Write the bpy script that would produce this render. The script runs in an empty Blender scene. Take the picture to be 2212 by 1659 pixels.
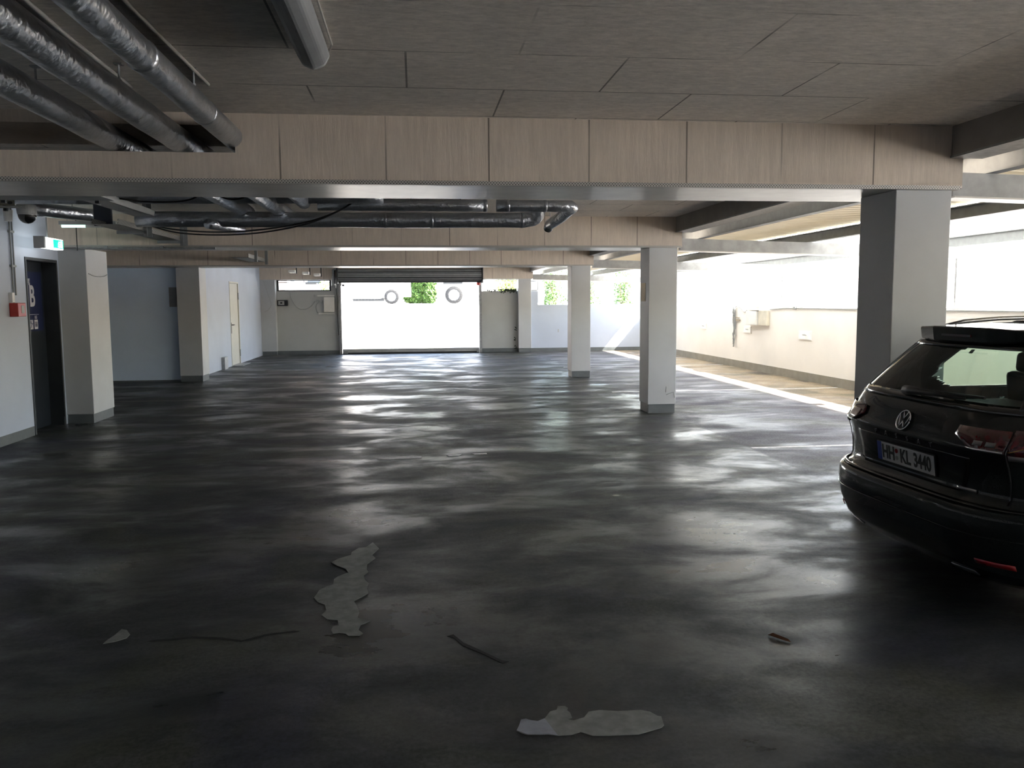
import bpy, bmesh, math, random
from mathutils import Vector, Matrix
S = bpy.context.scene
COL = S.collection
R = math.radians
rnd = random.Random(7)

# ------------------------------------------------------------------ helpers
class MB:
    """collects geometry and links it as one mesh object"""
    def __init__(s): s.v = []; s.f = []
    def add(s, vs, fs):
        b = len(s.v); s.v += [tuple(p) for p in vs]; s.f += [tuple(i + b for i in f) for f in fs]; return s
    def box(s, x0, x1, y0, y1, z0, z1):
        vs = [(x, y, z) for z in (z0, z1) for y in (y0, y1) for x in (x0, x1)]
        return s.add(vs, [(0, 2, 3, 1), (4, 5, 7, 6), (0, 1, 5, 4), (2, 6, 7, 3), (0, 4, 6, 2), (1, 3, 7, 5)])
    def prism(s, poly, axis, a, b):
        """polygon in the two other axes extruded from a to b along axis"""
        n = len(poly)
        def P(p, t):
            return (t, p[0], p[1]) if axis == 'x' else (p[0], t, p[1]) if axis == 'y' else (p[0], p[1], t)
        vs = [P(p, a) for p in poly] + [P(p, b) for p in poly]
        fs = [tuple(range(n))[::-1], tuple(range(n, 2 * n))] + [(i, (i + 1) % n, n + (i + 1) % n, n + i) for i in range(n)]
        return s.add(vs, fs)
    def tube(s, pts, r, n=10, caps=True):
        pts = [Vector(p) for p in pts]; rings = []
        prev = None
        for i, p in enumerate(pts):
            d = (pts[min(i + 1, len(pts) - 1)] - pts[max(i - 1, 0)]).normalized()
            if prev is None:
                up = Vector((0, 0, 1)) if abs(d.z) < .9 else Vector((1, 0, 0))
                u = d.cross(up).normalized()
            else:
                u = (prev - d * prev.dot(d)).normalized()
            prev = u; w = d.cross(u)
            rr = r[i] if isinstance(r, (list, tuple)) else r
            rings.append([p + (u * math.cos(2 * math.pi * k / n) + w * math.sin(2 * math.pi * k / n)) * rr for k in range(n)])
        vs = [q for g in rings for q in g]; fs = []
        for i in range(len(rings) - 1):
            for k in range(n):
                a = i * n + k; b = i * n + (k + 1) % n
                fs.append((a, b, b + n, a + n))
        if caps: fs += [tuple(range(n))[::-1], tuple(range((len(rings) - 1) * n, len(rings) * n))]
        return s.add(vs, fs)
    def lathe(s, prof, c, axis='y', n=32):
        """profile [(r, t)] turned about an axis through c"""
        vs = []
        for r_, t in prof:
            for k in range(n):
                a = 2 * math.pi * k / n; p, q = r_ * math.cos(a), r_ * math.sin(a)
                vs.append((c[0] + p, c[1] + t, c[2] + q) if axis == 'y' else (c[0] + t, c[1] + p, c[2] + q) if axis == 'x' else (c[0] + p, c[1] + q, c[2] + t))
        fs = [(i * n + k, i * n + (k + 1) % n, (i + 1) * n + (k + 1) % n, (i + 1) * n + k) for i in range(len(prof) - 1) for k in range(n)]
        return s.add(vs, fs)
    def build(s, name, m, parent=None, smooth=False, bevel=0, solid=0, loc=None):
        me = bpy.data.meshes.new(name); me.from_pydata(s.v, [], s.f)
        bm = bmesh.new(); bm.from_mesh(me)
        bmesh.ops.recalc_face_normals(bm, faces=bm.faces); bm.to_mesh(me); bm.free()
        me.materials.append(m)
        o = bpy.data.objects.new(name, me); COL.objects.link(o)
        if parent: o.parent = parent
        if smooth:
            for p in me.polygons: p.use_smooth = True
        if solid:
            q = o.modifiers.new('solid', 'SOLIDIFY'); q.thickness = solid; q.offset = -1
        if bevel:
            q = o.modifiers.new('bevel', 'BEVEL'); q.width = bevel; q.segments = 2; q.limit_method = 'ANGLE'
        return o

def tag(o, label=None, cat=None, group=None, kind=None):
    if label: o['label'] = label
    if cat: o['category'] = cat
    if group: o['group'] = group
    if kind: o['kind'] = kind
    return o
def thing(name, label, cat, loc=(0, 0, 0), group=None, rz=0):
    o = bpy.data.objects.new(name, None); COL.objects.link(o); o.location = loc; o.rotation_euler = (0, 0, rz)
    o.empty_display_size = .1
    return tag(o, label, cat, group, 'thing')
def under(root, o):
    """parent a mesh written in world coordinates under a thing's empty"""
    o.parent = root
    o.matrix_parent_inverse = (Matrix.Translation(root.location) @ Matrix.Rotation(root.rotation_euler.z, 4, 'Z')).inverted()
    return o
def struct(name, mb, m, label=None, **k):
    return tag(mb.build(name, m, **k), label, None, None, 'structure')
def copy_tree(o, parent=None):
    c = o.copy(); COL.objects.link(c)
    if parent: c.parent = parent; c.matrix_parent_inverse = o.matrix_parent_inverse.copy()
    for ch in list(o.children): copy_tree(ch, c)
    return c
def text_mesh(name, txt, size, m, parent, mat4, sx=1, bold=0, depth=.001, align='CENTER'):
    cu = bpy.data.curves.new(name, 'FONT'); cu.body = txt; cu.size = size; cu.extrude = depth; cu.offset = bold
    cu.align_x = align; cu.align_y = 'CENTER'
    t = bpy.data.objects.new('tmp', cu); COL.objects.link(t)
    dg = bpy.context.evaluated_depsgraph_get(); me = bpy.data.meshes.new_from_object(t.evaluated_get(dg))
    bpy.data.objects.remove(t); bpy.data.curves.remove(cu)
    me.transform(Matrix.Diagonal((sx, 1, 1, 1))); me.transform(mat4)
    me.materials.clear(); me.materials.append(m)
    o = bpy.data.objects.new(name, me); COL.objects.link(o)
    if parent: under(parent, o)
    return o
def frame4(origin, xdir, ydir):
    x = Vector(xdir).normalized(); y = Vector(ydir).normalized(); z = x.cross(y).normalized(); y = z.cross(x)
    M = Matrix((x, y, z)).transposed().to_4x4(); M.translation = Vector(origin); return M

# ------------------------------------------------------------------ materials
def newmat(name):
    m = bpy.data.materials.new(name); m.use_nodes = True; nt = m.node_tree; nt.nodes.clear()
    out = nt.nodes.new('ShaderNodeOutputMaterial'); b = nt.nodes.new('ShaderNodeBsdfPrincipled')
    nt.links.new(b.outputs[0], out.inputs[0]); return m, nt, b, out
def N(nt, t, **k):
    n = nt.nodes.new(t)
    for a, v in k.items():
        if a.startswith('i_'):
            key = a[2:]; key = int(key) if key.isdigit() else key.replace('_', ' ')
            n.inputs[key].default_value = v
        else: setattr(n, a, v)
    return n
def L(nt, a, b): nt.links.new(a, b)
def noise(nt, co, scale, detail=4, rough=.55, dist=0, mscale=None):
    if mscale:
        mp = N(nt, 'ShaderNodeMapping'); mp.inputs['Scale'].default_value = mscale; L(nt, co, mp.inputs[0]); co = mp.outputs[0]
    n = N(nt, 'ShaderNodeTexNoise'); n.inputs['Scale'].default_value = scale; n.inputs['Detail'].default_value = detail
    n.inputs['Roughness'].default_value = rough; n.inputs['Distortion'].default_value = dist
    L(nt, co, n.inputs['Vector']); return n.outputs['Fac']
def ramp(nt, fac, stops, interp='LINEAR'):
    r = N(nt, 'ShaderNodeValToRGB'); r.color_ramp.interpolation = interp
    el = r.color_ramp.elements
    while len(el) < len(stops): el.new(.5)
    for e, (p, c) in zip(el, stops):
        e.position = p; e.color = (c, c, c, 1) if isinstance(c, (int, float)) else (*c, 1)
    L(nt, fac, r.inputs[0]); return r.outputs[0]
def mix(nt, fac, a, b, mode='MIX'):
    n = N(nt, 'ShaderNodeMix', data_type='RGBA', blend_type=mode)
    if isinstance(fac, (int, float)): n.inputs[0].default_value = fac
    else: L(nt, fac, n.inputs[0])
    for i, v in ((6, a), (7, b)):
        if isinstance(v, tuple): n.inputs[i].default_value = (*v, 1)
        else: L(nt, v, n.inputs[i])
    return n.outputs[2]
def math_(nt, op, a, b=None):
    n = N(nt, 'ShaderNodeMath', operation=op)
    for i, v in ((0, a), (1, b)):
        if v is None: continue
        if isinstance(v, (int, float)): n.inputs[i].default_value = v
        else: L(nt, v, n.inputs[i])
    return n.outputs[0]
def geo(nt): return N(nt, 'ShaderNodeNewGeometry').outputs['Position']
def bump(nt, b, h, strength, dist=.01):
    n = N(nt, 'ShaderNodeBump'); n.inputs['Strength'].default_value = strength; n.inputs['Distance'].default_value = dist
    L(nt, h, n.inputs['Height']); L(nt, n.outputs[0], b.inputs['Normal'])
def obco(nt): return N(nt, 'ShaderNodeTexCoord').outputs['Object']

def simple(name, c, rough=.6, metal=0, var=.12, scale=6, bstr=0, bscale=60, coat=0, world=True, spec=.5):
    m, nt, b, out = newmat(name)
    co = geo(nt) if world else obco(nt)
    f = noise(nt, co, scale, 5)
    lo = tuple(x * (1 - var) for x in c); hi = tuple(min(1, x * (1 + var)) for x in c)
    L(nt, ramp(nt, f, [(.3, lo), (.7, hi)]), b.inputs['Base Color'])
    b.inputs['Roughness'].default_value = rough; b.inputs['Metallic'].default_value = metal
    b.inputs['Coat Weight'].default_value = coat; b.inputs['Coat Roughness'].default_value = .03
    b.inputs['Specular IOR Level'].default_value = spec
    if bstr: bump(nt, b, noise(nt, co, bscale, 3), bstr, .004)
    return m
def emis(name, c, st):
    m, nt, b, out = newmat(name)
    b.inputs['Base Color'].default_value = (*c, 1)
    b.inputs['Emission Color'].default_value = (*c, 1); b.inputs['Emission Strength'].default_value = st
    return m

def mat_floor():
    m, nt, b, out = newmat('floor_coating'); co = geo(nt)
    med = noise(nt, co, 1.5, 9, .66, .4)
    wear = noise(nt, co, 1.05, 9, .64, .35, (.75, 1.3, 1))
    fine = noise(nt, co, 45, 5, .75)
    sx = N(nt, 'ShaderNodeSeparateXYZ'); L(nt, co, sx.inputs[0])
    base = ramp(nt, med, [(.30, (.009, .0115, .0135)), (.47, (.016, .019, .0215)), (.56, (.026, .028, .030)), (.70, (.046, .047, .047))])
    worn = ramp(nt, med, [(.32, (.055, .056, .068)), (.68, (.105, .105, .122))])
    # the bays beyond the column line carry a lighter, duller coat; the boundary is straight near the columns and ragged far away
    edge = math_(nt, 'ADD', sx.outputs[0], math_(nt, 'MULTIPLY', math_(nt, 'SUBTRACT', med, .5), 1.6))
    far = ramp(nt, math_(nt, 'MULTIPLY', sx.outputs[1], .04), [(.44, 0), (.50, 1)])
    xs = mix(nt, far, sx.outputs[0], edge)
    bay = ramp(nt, math_(nt, 'SUBTRACT', xs, 3.10), [(.49, 0), (.51, 1)])
    c = mix(nt, bay, base, worn)
    warm_bounce = ramp(nt, math_(nt, 'SUBTRACT', sx.outputs[0], 5.6), [(.3, 0), (1, 1)])
    c = mix(nt, math_(nt, 'MULTIPLY', warm_bounce, .85), c, (.30, .235, .155))  # warm light bounced off the right wall, painted into the floor colour
    # yellowish green and violet casts, each with its own shape
    c = mix(nt, ramp(nt, noise(nt, co, .75, 6, .6, .6, (1, 1.4, 1)), [(.50, 0), (.60, .6)]), c, (.050, .052, .034))
    c = mix(nt, ramp(nt, noise(nt, co, .62, 5, .6, .8, (1.1, 1, 1)), [(.53, 0), (.62, .55)]), c, (.030, .030, .052))
    # matt dusty films and a few dark oil spots
    dust = ramp(nt, noise(nt, co, .9, 10, .72, .5, (.9, 1.2, 1)), [(.52, 0), (.60, .55), (.75, .8)])
    c = mix(nt, math_(nt, 'MULTIPLY', dust, .55), c, (.085, .088, .092))
    oil = ramp(nt, noise(nt, co, 1.1, 5, .5, 1.2), [(.14, .5), (.25, 0)])
    c = mix(nt, oil, c, (.008, .008, .009))
    c = mix(nt, 1, c, ramp(nt, fine, [(.36, .50), (.62, 1.35)]), 'MULTIPLY')
    L(nt, c, b.inputs['Base Color'])
    r = ramp(nt, wear, [(.33, .24), (.43, .34), (.50, .50), (.60, .64)])
    r2 = mix(nt, bay, r, ramp(nt, wear, [(.38, .34), (.48, .55), (.6, .75)]))
    L(nt, r2, b.inputs['Roughness'])
    L(nt, mix(nt, bay, ramp(nt, wear, [(.4, .46), (.6, .32)]), (.26, .26, .26)), b.inputs['Specular IOR Level'])
    h = math_(nt, 'ADD', math_(nt, 'MULTIPLY', noise(nt, co, 1.6, 2, .5), .5), math_(nt, 'ADD', math_(nt, 'MULTIPLY', fine, .05), math_(nt, 'MULTIPLY', noise(nt, co, 190, 2), .02)))
    bump(nt, b, h, .3, .02)
    return m
def mat_boards(name, cols, w, h, axes, joint=.006, xoff=0, yoff=0, offset=.5, grain=(1, 1, 1), gs=35, var=.16, jd=.35):
    """fibre insulation boards with thin, partly open joints"""
    m, nt, b, out = newmat(name); co = geo(nt)
    sx = N(nt, 'ShaderNodeSeparateXYZ'); L(nt, co, sx.inputs[0])
    cb = N(nt, 'ShaderNodeCombineXYZ')
    L(nt, math_(nt, 'ADD', sx.outputs[axes[0]], xoff), cb.inputs[0]); L(nt, math_(nt, 'ADD', sx.outputs[axes[1]], yoff), cb.inputs[1])
    br = N(nt, 'ShaderNodeTexBrick'); br.offset = offset; br.squash = 1
    br.inputs['Scale'].default_value = 1; br.inputs['Brick Width'].default_value = w; br.inputs['Row Height'].default_value = h
    br.inputs['Mortar Size'].default_value = joint; br.inputs['Mortar Smooth'].default_value = .3
    br.inputs['Color1'].default_value = (1, 1, 1, 1); br.inputs['Color2'].default_value = (.95, .95, .95, 1); br.inputs['Mortar'].default_value = (jd, jd, jd, 1)
    L(nt, cb.outputs[0], br.inputs['Vector'])
    open_ = ramp(nt, noise(nt, co, .9, 2), [(.42, 0), (.52, 1)])
    j = mix(nt, open_, (.95, .95, .95), br.outputs[0])
    f = noise(nt, co, gs, 5, .75, 0, grain)
    f2 = noise(nt, co, 1.1, 4)
    c = ramp(nt, f, [(.3, tuple(x * (1 - var) for x in cols)), (.7, tuple(x * (1 + var) for x in cols))])
    c = mix(nt, 1, c, ramp(nt, f2, [(.3, (.92, .92, .92)), (.7, (1.06, 1.04, 1.02))]), 'MULTIPLY')
    c = mix(nt, 1, c, j, 'MULTIPLY')
    L(nt, c, b.inputs['Base Color']); b.inputs['Roughness'].default_value = .9; b.inputs['Specular IOR Level'].default_value = .2
    bump(nt, b, f, .35, .01)
    return m
def mat_foil():
    m, nt, b, out = newmat('crinkled_foil'); co = geo(nt)
    f = noise(nt, co, 26, 6, .7, .6)
    L(nt, ramp(nt, f, [(.3, (.46, .48, .52)), (.7, (.54, .57, .62))]), b.inputs['Base Color'])
    b.inputs['Metallic'].default_value = .92
    L(nt, ramp(nt, f, [(.3, .27), (.7, .33)]), b.inputs['Roughness'])
    h = math_(nt, 'ADD', noise(nt, co, 16, 2, .5, 0), math_(nt, 'MULTIPLY', noise(nt, co, 48, 2, .5), .2)); bump(nt, b, h, .55, .025)
    return m
def mat_translucent(name, c, tr, rough=.5):
    m, nt, b, out = newmat(name); co = geo(nt)
    f = noise(nt, co, 2.5, 4)
    cc = ramp(nt, f, [(.3, tuple(x * .9 for x in c)), (.7, c)])
    L(nt, cc, b.inputs['Base Color']); b.inputs['Roughness'].default_value = rough
    t = N(nt, 'ShaderNodeBsdfTranslucent'); L(nt, cc, t.inputs[0])
    mx = N(nt, 'ShaderNodeMixShader'); mx.inputs[0].default_value = tr
    L(nt, b.outputs[0], mx.inputs[1]); L(nt, t.outputs[0], mx.inputs[2]); L(nt, mx.outputs[0], out.inputs[0])
    return m
def mat_glass(name, tint, amt=.1):
    m, nt, b, out = newmat(name)
    t = N(nt, 'ShaderNodeBsdfTransparent'); t.inputs[0].default_value = (*tint, 1)
    g = N(nt, 'ShaderNodeBsdfGlossy'); g.inputs['Roughness'].default_value = .02; g.inputs[0].default_value = (.9, .9, .9, 1)
    lw = N(nt, 'ShaderNodeLayerWeight'); lw.inputs[0].default_value = .5
    fr = math_(nt, 'ADD', .04, math_(nt, 'MULTIPLY', math_(nt, 'POWER', lw.outputs['Facing'], 4.0), .8))
    # a trace of procedural dust keeps the pane from reading as a perfect hole
    d = ramp(nt, noise(nt, geo(nt), 3, 4), [(.4, 1.0), (.7, 1.25)])
    mx = N(nt, 'ShaderNodeMixShader'); L(nt, math_(nt, 'MULTIPLY', fr, d), mx.inputs[0])
    L(nt, t.outputs[0], mx.inputs[1]); L(nt, g.outputs[0], mx.inputs[2]); L(nt, mx.outputs[0], out.inputs[0])
    return m
def mat_perforated(name, c, sc, thr=.42, metal=.8, plane='xz'):
    """sheet metal with rows of punched dark slots"""
    m, nt, b, out = newmat(name); co = geo(nt)
    sx = N(nt, 'ShaderNodeSeparateXYZ'); L(nt, co, sx.inputs[0])
    a = math_(nt, 'SINE', math_(nt, 'MULTIPLY', sx.outputs['XYZ'.index(plane[0].upper())], sc[0]))
    bb = math_(nt, 'SINE', math_(nt, 'MULTIPLY', sx.outputs['XYZ'.index(plane[1].upper())], sc[1]))
    p = math_(nt, 'MULTIPLY', a, bb)
    L(nt, ramp(nt, p, [(thr, tuple(c)), (thr + .08, (.03, .03, .03))]), b.inputs['Base Color'])
    b.inputs['Metallic'].default_value = metal; b.inputs['Roughness'].default_value = .5
    return m

M = {}
M['floor'] = mat_floor()
M['ceil'] = mat_boards('ceiling_boards', (.86, .82, .775), 1.075, .672, (0, 1), .006, xoff=.56, yoff=-.055, grain=(.35, 1, 1), gs=42, var=.20)
M['beam'] = mat_boards('beam_boards', (.66, .58, .50), .655, 4, (0, 2), .006, xoff=.82, yoff=2, offset=0, grain=(1.2, 1, .12), gs=22, var=.10)
M['soffit'] = simple('soffit_render', (.52, .50, .47), .33, spec=.7, bstr=.03)
M['wall'] = simple('white_wall_paint', (.49, .545, .65), .62, var=.05, scale=1.2, bstr=.05)
M['wall_b'] = simple('bluish_wall_paint', (.68, .80, .96), .4, var=.05, scale=1.0, bstr=.05)
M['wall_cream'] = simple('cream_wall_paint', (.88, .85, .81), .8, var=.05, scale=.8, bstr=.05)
M['wall_grey'] = simple('grey_wall_paint', (.47, .485, .48), .6, var=.06, scale=1.5, bstr=.05)
M['col'] = simple('column_paint', (.50, .515, .53), .6, var=.05, scale=2, bstr=.08)
M['base'] = simple('skirting_paint', (.115, .13, .135), .55, var=.15, scale=5)
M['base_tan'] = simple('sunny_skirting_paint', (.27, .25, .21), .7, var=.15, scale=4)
M['steel'] = simple('galvanised_steel', (.36, .37, .38), .45, .75, var=.2, scale=20)
M['steel_d'] = simple('grey_painted_steel', (.27, .285, .29), .55, .15, var=.12, scale=9)
M['rafter'] = simple('grey_rafter_paint', (.30, .305, .305), .6, .1, var=.18, scale=7)
M['conc'] = simple('edge_beam_concrete', (.30, .285, .265), .8, var=.1, scale=5, bstr=.1)
M['sheet'] = mat_translucent('cream_roof_sheet', (.66, .61, .50), .16)
M['sheet_clear'] = mat_translucent('clear_roof_sheet', (.80, .80, .78), .5, .3)
M['foil'] = mat_foil()
M['black'] = simple('black_plastic', (.012, .012, .014), .45)
M['rubber'] = simple('tyre_rubber', (.02, .02, .021), .85, bstr=.3)
M['white'] = simple('white_plastic', (.75, .75, .73), .45, var=.05)
M['grey'] = simple('grey_plastic', (.38, .39, .39), .5, var=.08)
M['red'] = simple('red_plastic', (.42, .035, .03), .4)
M['frame_blk'] = simple('dark_metal_frame', (.04, .045, .05), .4, .4)
M['door_dk'] = simple('dark_door_lacquer', (.016, .021, .028), .35, .1, var=.2, scale=2)
M['navy'] = simple('navy_foil_print', (.012, .020, .075), .4, var=.1)
M['print_w'] = simple('white_foil_print', (.60, .60, .66), .5, var=.04)
M['cream_door'] = simple('cream_door_lacquer', (.62, .61, .55), .5, var=.04)
M['line'] = simple('worn_line_paint', (.55, .55, .56), .6, var=.35, scale=18)
M['patch'] = simple('bare_screed_patch', (.19, .195, .185), .75, var=.28, scale=14, bstr=.4)
M['patch_w'] = simple('pale_filler_patch', (.25, .26, .30), .75, var=.15, scale=14, bstr=.3)
M['paper'] = simple('yellowed_paper', (.74, .62, .40), .7, var=.08, scale=40)
M['green_em'] = emis('exit_sign_green', (.0, .62, .36), .5)
M['white_em'] = emis('exit_sign_white', (.95, 1, .97), .9)
M['tube_em'] = emis('lit_tube', (.62, 1, .85), .5)
M['perf'] = mat_perforated('perforated_tray', (.42, .42, .40), (150, 210), .35, .6, 'yz')
M['perf_b'] = mat_perforated('perforated_bead', (.50, .48, .45), (330, 330), .40, .3, 'xz')
M['leaf'] = simple('sunlit_leaf', (.065, .14, .025), .6, var=.45, scale=9)
M['leaf2'] = simple('yellow_green_leaf', (.15, .22, .025), .6, var=.4, scale=9)
M['bark'] = simple('twig_bark', (.12, .09, .06), .8)
M['paving'] = simple('pale_concrete_paving', (.62, .60, .57), .85, var=.08, scale=2)
M['gravel'] = simple('dry_ground', (.74, .72, .68), .9, var=.2, scale=3)
M['van'] = simple('white_vehicle_paint', (.80, .80, .80), .3, coat=.6, var=.02)
M['dglass'] = simple('dark_vehicle_glass', (.05, .06, .07), .1, var=.1)
M['rim'] = simple('silver_wheel_rim', (.6, .6, .62), .35, .7, var=.06)
def mat_brick():
    m, nt, b, out = newmat('pale_brick_facade'); co = geo(nt)
    sx = N(nt, 'ShaderNodeSeparateXYZ'); L(nt, co, sx.inputs[0]); cb = N(nt, 'ShaderNodeCombineXYZ')
    L(nt, sx.outputs[0], cb.inputs[0]); L(nt, sx.outputs[2], cb.inputs[1])
    br = N(nt, 'ShaderNodeTexBrick'); br.inputs['Scale'].default_value = 1; br.inputs['Brick Width'].default_value = .5; br.inputs['Row Height'].default_value = .18
    br.inputs['Mortar Size'].default_value = .02
    br.inputs['Color1'].default_value = (.30, .17, .14, 1); br.inputs['Color2'].default_value = (.38, .25, .21, 1); br.inputs['Mortar'].default_value = (.5, .48, .45, 1)
    L(nt, cb.outputs[0], br.inputs['Vector']); L(nt, br.outputs[0], b.inputs['Base Color']); b.inputs['Roughness'].default_value = .9
    return m
M['brick'] = mat_brick()
# car
def mat_paint():
    m, nt, b, out = newmat('car_paint'); co = obco(nt)
    f = noise(nt, co, 700, 2)
    L(nt, ramp(nt, f, [(.4, (.0035, .006, .007)), (.7, (.008, .011, .013))]), b.inputs['Base Color'])
    b.inputs['Metallic'].default_value = .0; b.inputs['Roughness'].default_value = .5; b.inputs['Specular IOR Level'].default_value = .1
    b.inputs['Coat Weight'].default_value = 1; b.inputs['Coat Roughness'].default_value = .025
    return m
M['paint'] = mat_paint()
M['c_black'] = simple('gloss_black_trim', (.006, .006, .007), .12, coat=.8)
M['c_plastic'] = simple('textured_black_trim', (.012, .013, .014), .5)
M['chrome'] = simple('chrome_trim', (.72, .73, .75), .12, 1, var=.03)
M['chrome_d'] = simple('satin_trim', (.30, .30, .31), .3, .9, var=.03)
M['tail'] = simple('red_lamp_lens', (.085, .003, .006), .08, coat=1, var=.3, scale=30)
M['tail_glint'] = simple('lamp_reflection_pink', (.96, .74, .69), .35, 0, coat=1, var=.15, scale=40)  # pink of the bright bay mirrored in the lens, given as plain colour
M['lamp_line'] = simple('amber_lamp_line', (.75, .38, .12), .25, .3, var=.1)
M['reflex'] = simple('red_reflector', (.30, .005, .008), .2, coat=.8)
M['glass'] = mat_glass('car_glass', (.70, .82, .75))
M['seat'] = simple('dark_seat_fabric', (.02, .027, .034), .85, var=.2)
M['plate'] = simple('number_plate_sheet', (.52, .53, .55), .45, var=.03)
M['plate_ink'] = simple('number_plate_ink', (.010, .010, .012), .5)
M['plate_blue'] = simple('number_plate_blue', (.012, .035, .26), .45)

ZC, ZB, BH = 2.775, 2.35, .72       # ceiling, beam soffit, beam thickness
YB = (5.47, 11.57, 17.47)           # beam fronts
YF = 26.85                          # far wall

# ------------------------------------------------------------------ setting
struct('floor', MB().box(-9.3, 7.95, -6.2, 27.1, -.2, 0), M['floor'], 'dark worn glossy coated garage floor')
struct('ceiling', MB().box(-9.3, 3.67, -6.2, 27.1, ZC, 3.05), M['ceil'], 'grey fibreboard ceiling with thin joints')
w = MB(); w.box(-5.0, -4.7, -6.2, 10.86, 0, ZC).box(-5.0, -4.7, 11.78, 12.6, 0, ZC).box(-5.0, -4.7, 10.86, 11.78, 2.19, ZC)
w.box(-5.0, -4.72, 18.48, 22.25, 0, ZC).box(-5.0, -4.72, 22.25, 23.35, 2.18, ZC).box(-5.0, -4.72, 23.35, 27.1, 0, ZC)
struct('wall_left', w, M['wall'], 'white painted left wall with two doors')
w = MB(); w.box(-9.0, -4.85, 18.12, 18.3, 0, ZC)
struct('wall_recess', w, M['wall_b'], 'smooth bluish grey wall at the end of the left recess')
w = MB(); w.box(-9.3, -9.0, 12.3, 18.3, 0, ZC).box(-9.0, -5.0, 12.3, 12.6, 0, ZC)
struct('wall_recess_side', w, M['wall'])
w = MB(); w.box(-5.2, -5.02, 10.5, 12.2, 0, 2.6); struct('wall_lobby', w, M['door_dk'])
w = MB(); w.box(-4.72, -4.25, YF, 27.1, 0, 2.33).box(-4.25, -2.6, YF, 27.1, 0, 1.985).box(-2.6, -2.33, YF, 27.1, 0, 2.33)
w.box(2.1, 3.29, YF, 27.1, 0, 1.955).box(-4.72, 3.76, YF, 27.1, 2.33, ZC)
struct('wall_far', w, M['wall_grey'], 'grey far wall on both sides of the roller gate')
w = MB(); w.box(3.7, 3.95, YF, 27.1, 0, 1.95).box(3.95, 7.95, YF, 27.1, 0, 1.505)
struct('wall_far_parapet', w, M['wall'], 'white low far wall beside the column row')
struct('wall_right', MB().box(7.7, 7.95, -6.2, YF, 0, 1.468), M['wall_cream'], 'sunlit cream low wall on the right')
struct('wall_back', MB().box(-4.7, 7.7, -6.2, -6, 0, ZC), M['wall'])
# skirting
b = MB(); b.box(-4.70, -4.692, -6, 10.84, 0, .115).box(-4.70, -4.692, 11.74, 11.75, 0, .115)
struct('baseboard_left', b, M['base'], 'grey painted skirting along the left wall')
b = MB(); b.box(-4.72, -2.35, YF - .012, YF, 0, .125).box(2.1, 3.29, YF - .012, YF, 0, .125).box(3.7, 7.7, YF - .012, YF, 0, .115)
struct('baseboard_far', b, M['base'], 'dark skirting along the far wall')
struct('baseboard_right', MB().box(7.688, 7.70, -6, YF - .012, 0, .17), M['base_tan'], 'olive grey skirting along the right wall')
struct('baseboard_recess', MB().box(-9, -4.85, 18.108, 18.12, 0, .03), M['base'])

# columns (each with its painted foot band)
def column(x0, x1, y0, y1, z1, label, group, band=.125, sides='flr'):
    t = thing('concrete_column', label, 'column', ((x0 + x1) / 2, (y0 + y1) / 2, 0), group)
    under(t, MB().box(x0, x1, y0, y1, band, z1).build('shaft', M['col'], bevel=.006))
    under(t, MB().box(x0 + .012, x1 - .012, y0 + .012, y1 - .012, 0, band).build('foot_band', M['base']))
    return t
g = 'square columns under the beam ends'
c1 = column(3.29, 3.70, 5.49, 5.95, ZB, 'large square grey column directly behind the dark parked car', g)
c2 = column(3.29, 3.70, 11.59, 12.05, ZB, 'square column with a yellowed paper notice on its side face', g)
c3 = column(3.29, 3.70, 17.49, 17.95, ZB, 'slim distant square column between the notice column and far wall', g)
c4 = column(3.29, 3.70, 26.62, 27.08, 2.33, 'square column set into the far wall right of the gate', g)
g2 = 'square piers along the left wall'
column(-4.70, -4.35, 11.84, 12.62, ZB, 'white pier just past the dark door, cable loop near its top', g2)
column(-4.85, -4.39, 17.93, 18.48, ZB, 'grey pier at the corner of the bluish recess wall', g2)
column(-4.72, -4.27, 26.6, 26.84, 2.33, 'shallow pier in the far left corner beside the small window', g2)
tag(under(c2, MB().box(3.283, 3.29, 11.76, 11.98, 1.60, 1.86).build('paper_notice', M['paper'])), 'yellowed paper notice')
mk = MB()
for (a, b_, c_, d) in ((3.55, .30, 3.56, .38), (3.56, .26, 3.60, .28), (3.60, .28, 3.67, .30), (3.67, .30, 3.685, .22)):
    mk.tube([(a, 11.589, b_), (c_, 11.589, d)], .006, 5)
under(c2, mk.build('scuff_mark', M['grey']))

# transverse beams
def beam(y, x0, x1, label, openx=None, h=BH):
    t = thing('ceiling_beam', label, 'beam', (0, y + h / 2, ZB), 'board clad beams spanning the garage')
    mb = MB()
    if openx is None:
        mb.box(x0, x1, y, y + h, ZB + .012, ZC)
    else:
        mb.box(x0, x1, y, y + h, ZB + .012, 2.535).box(x0, openx, y, y + h, 2.70, ZC).box(openx, x1, y, y + h, 2.535, ZC)
    under(t, mb.build('cladding', M['beam']))
    under(t, MB().box(x0, x1 - .02, y + .03, y + h - .004, ZB, ZB + .012).build('soffit', M['soffit']))
    under(t, MB().box(x0, x1 - .02, y - .004, y + .03, ZB, ZB + .012).box(x0, x1 - .01, y - .006, y, ZB, ZB + .026).build('edge_bead', M['perf_b']))
    return t
beam(YB[0], -4.7, 3.76, 'nearest wide board clad beam, ducts passing through its left end', -1.09)
beam(YB[1], -4.7, 3.76, 'second beam, resting on the column with the paper notice')
beam(YB[2], -9.0, 3.76, 'third beam, above the bluish recess wall and slim column')
bt = thing('ceiling_beam', 'farthest board clad beam directly above the roller gate', 'beam', (0, 26.7, 2.33), 'board clad beams spanning the garage')
under(bt, MB().box(-4.72, 3.76, 26.6, YF, 2.345, ZC).build('cladding', M['beam']))
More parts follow.
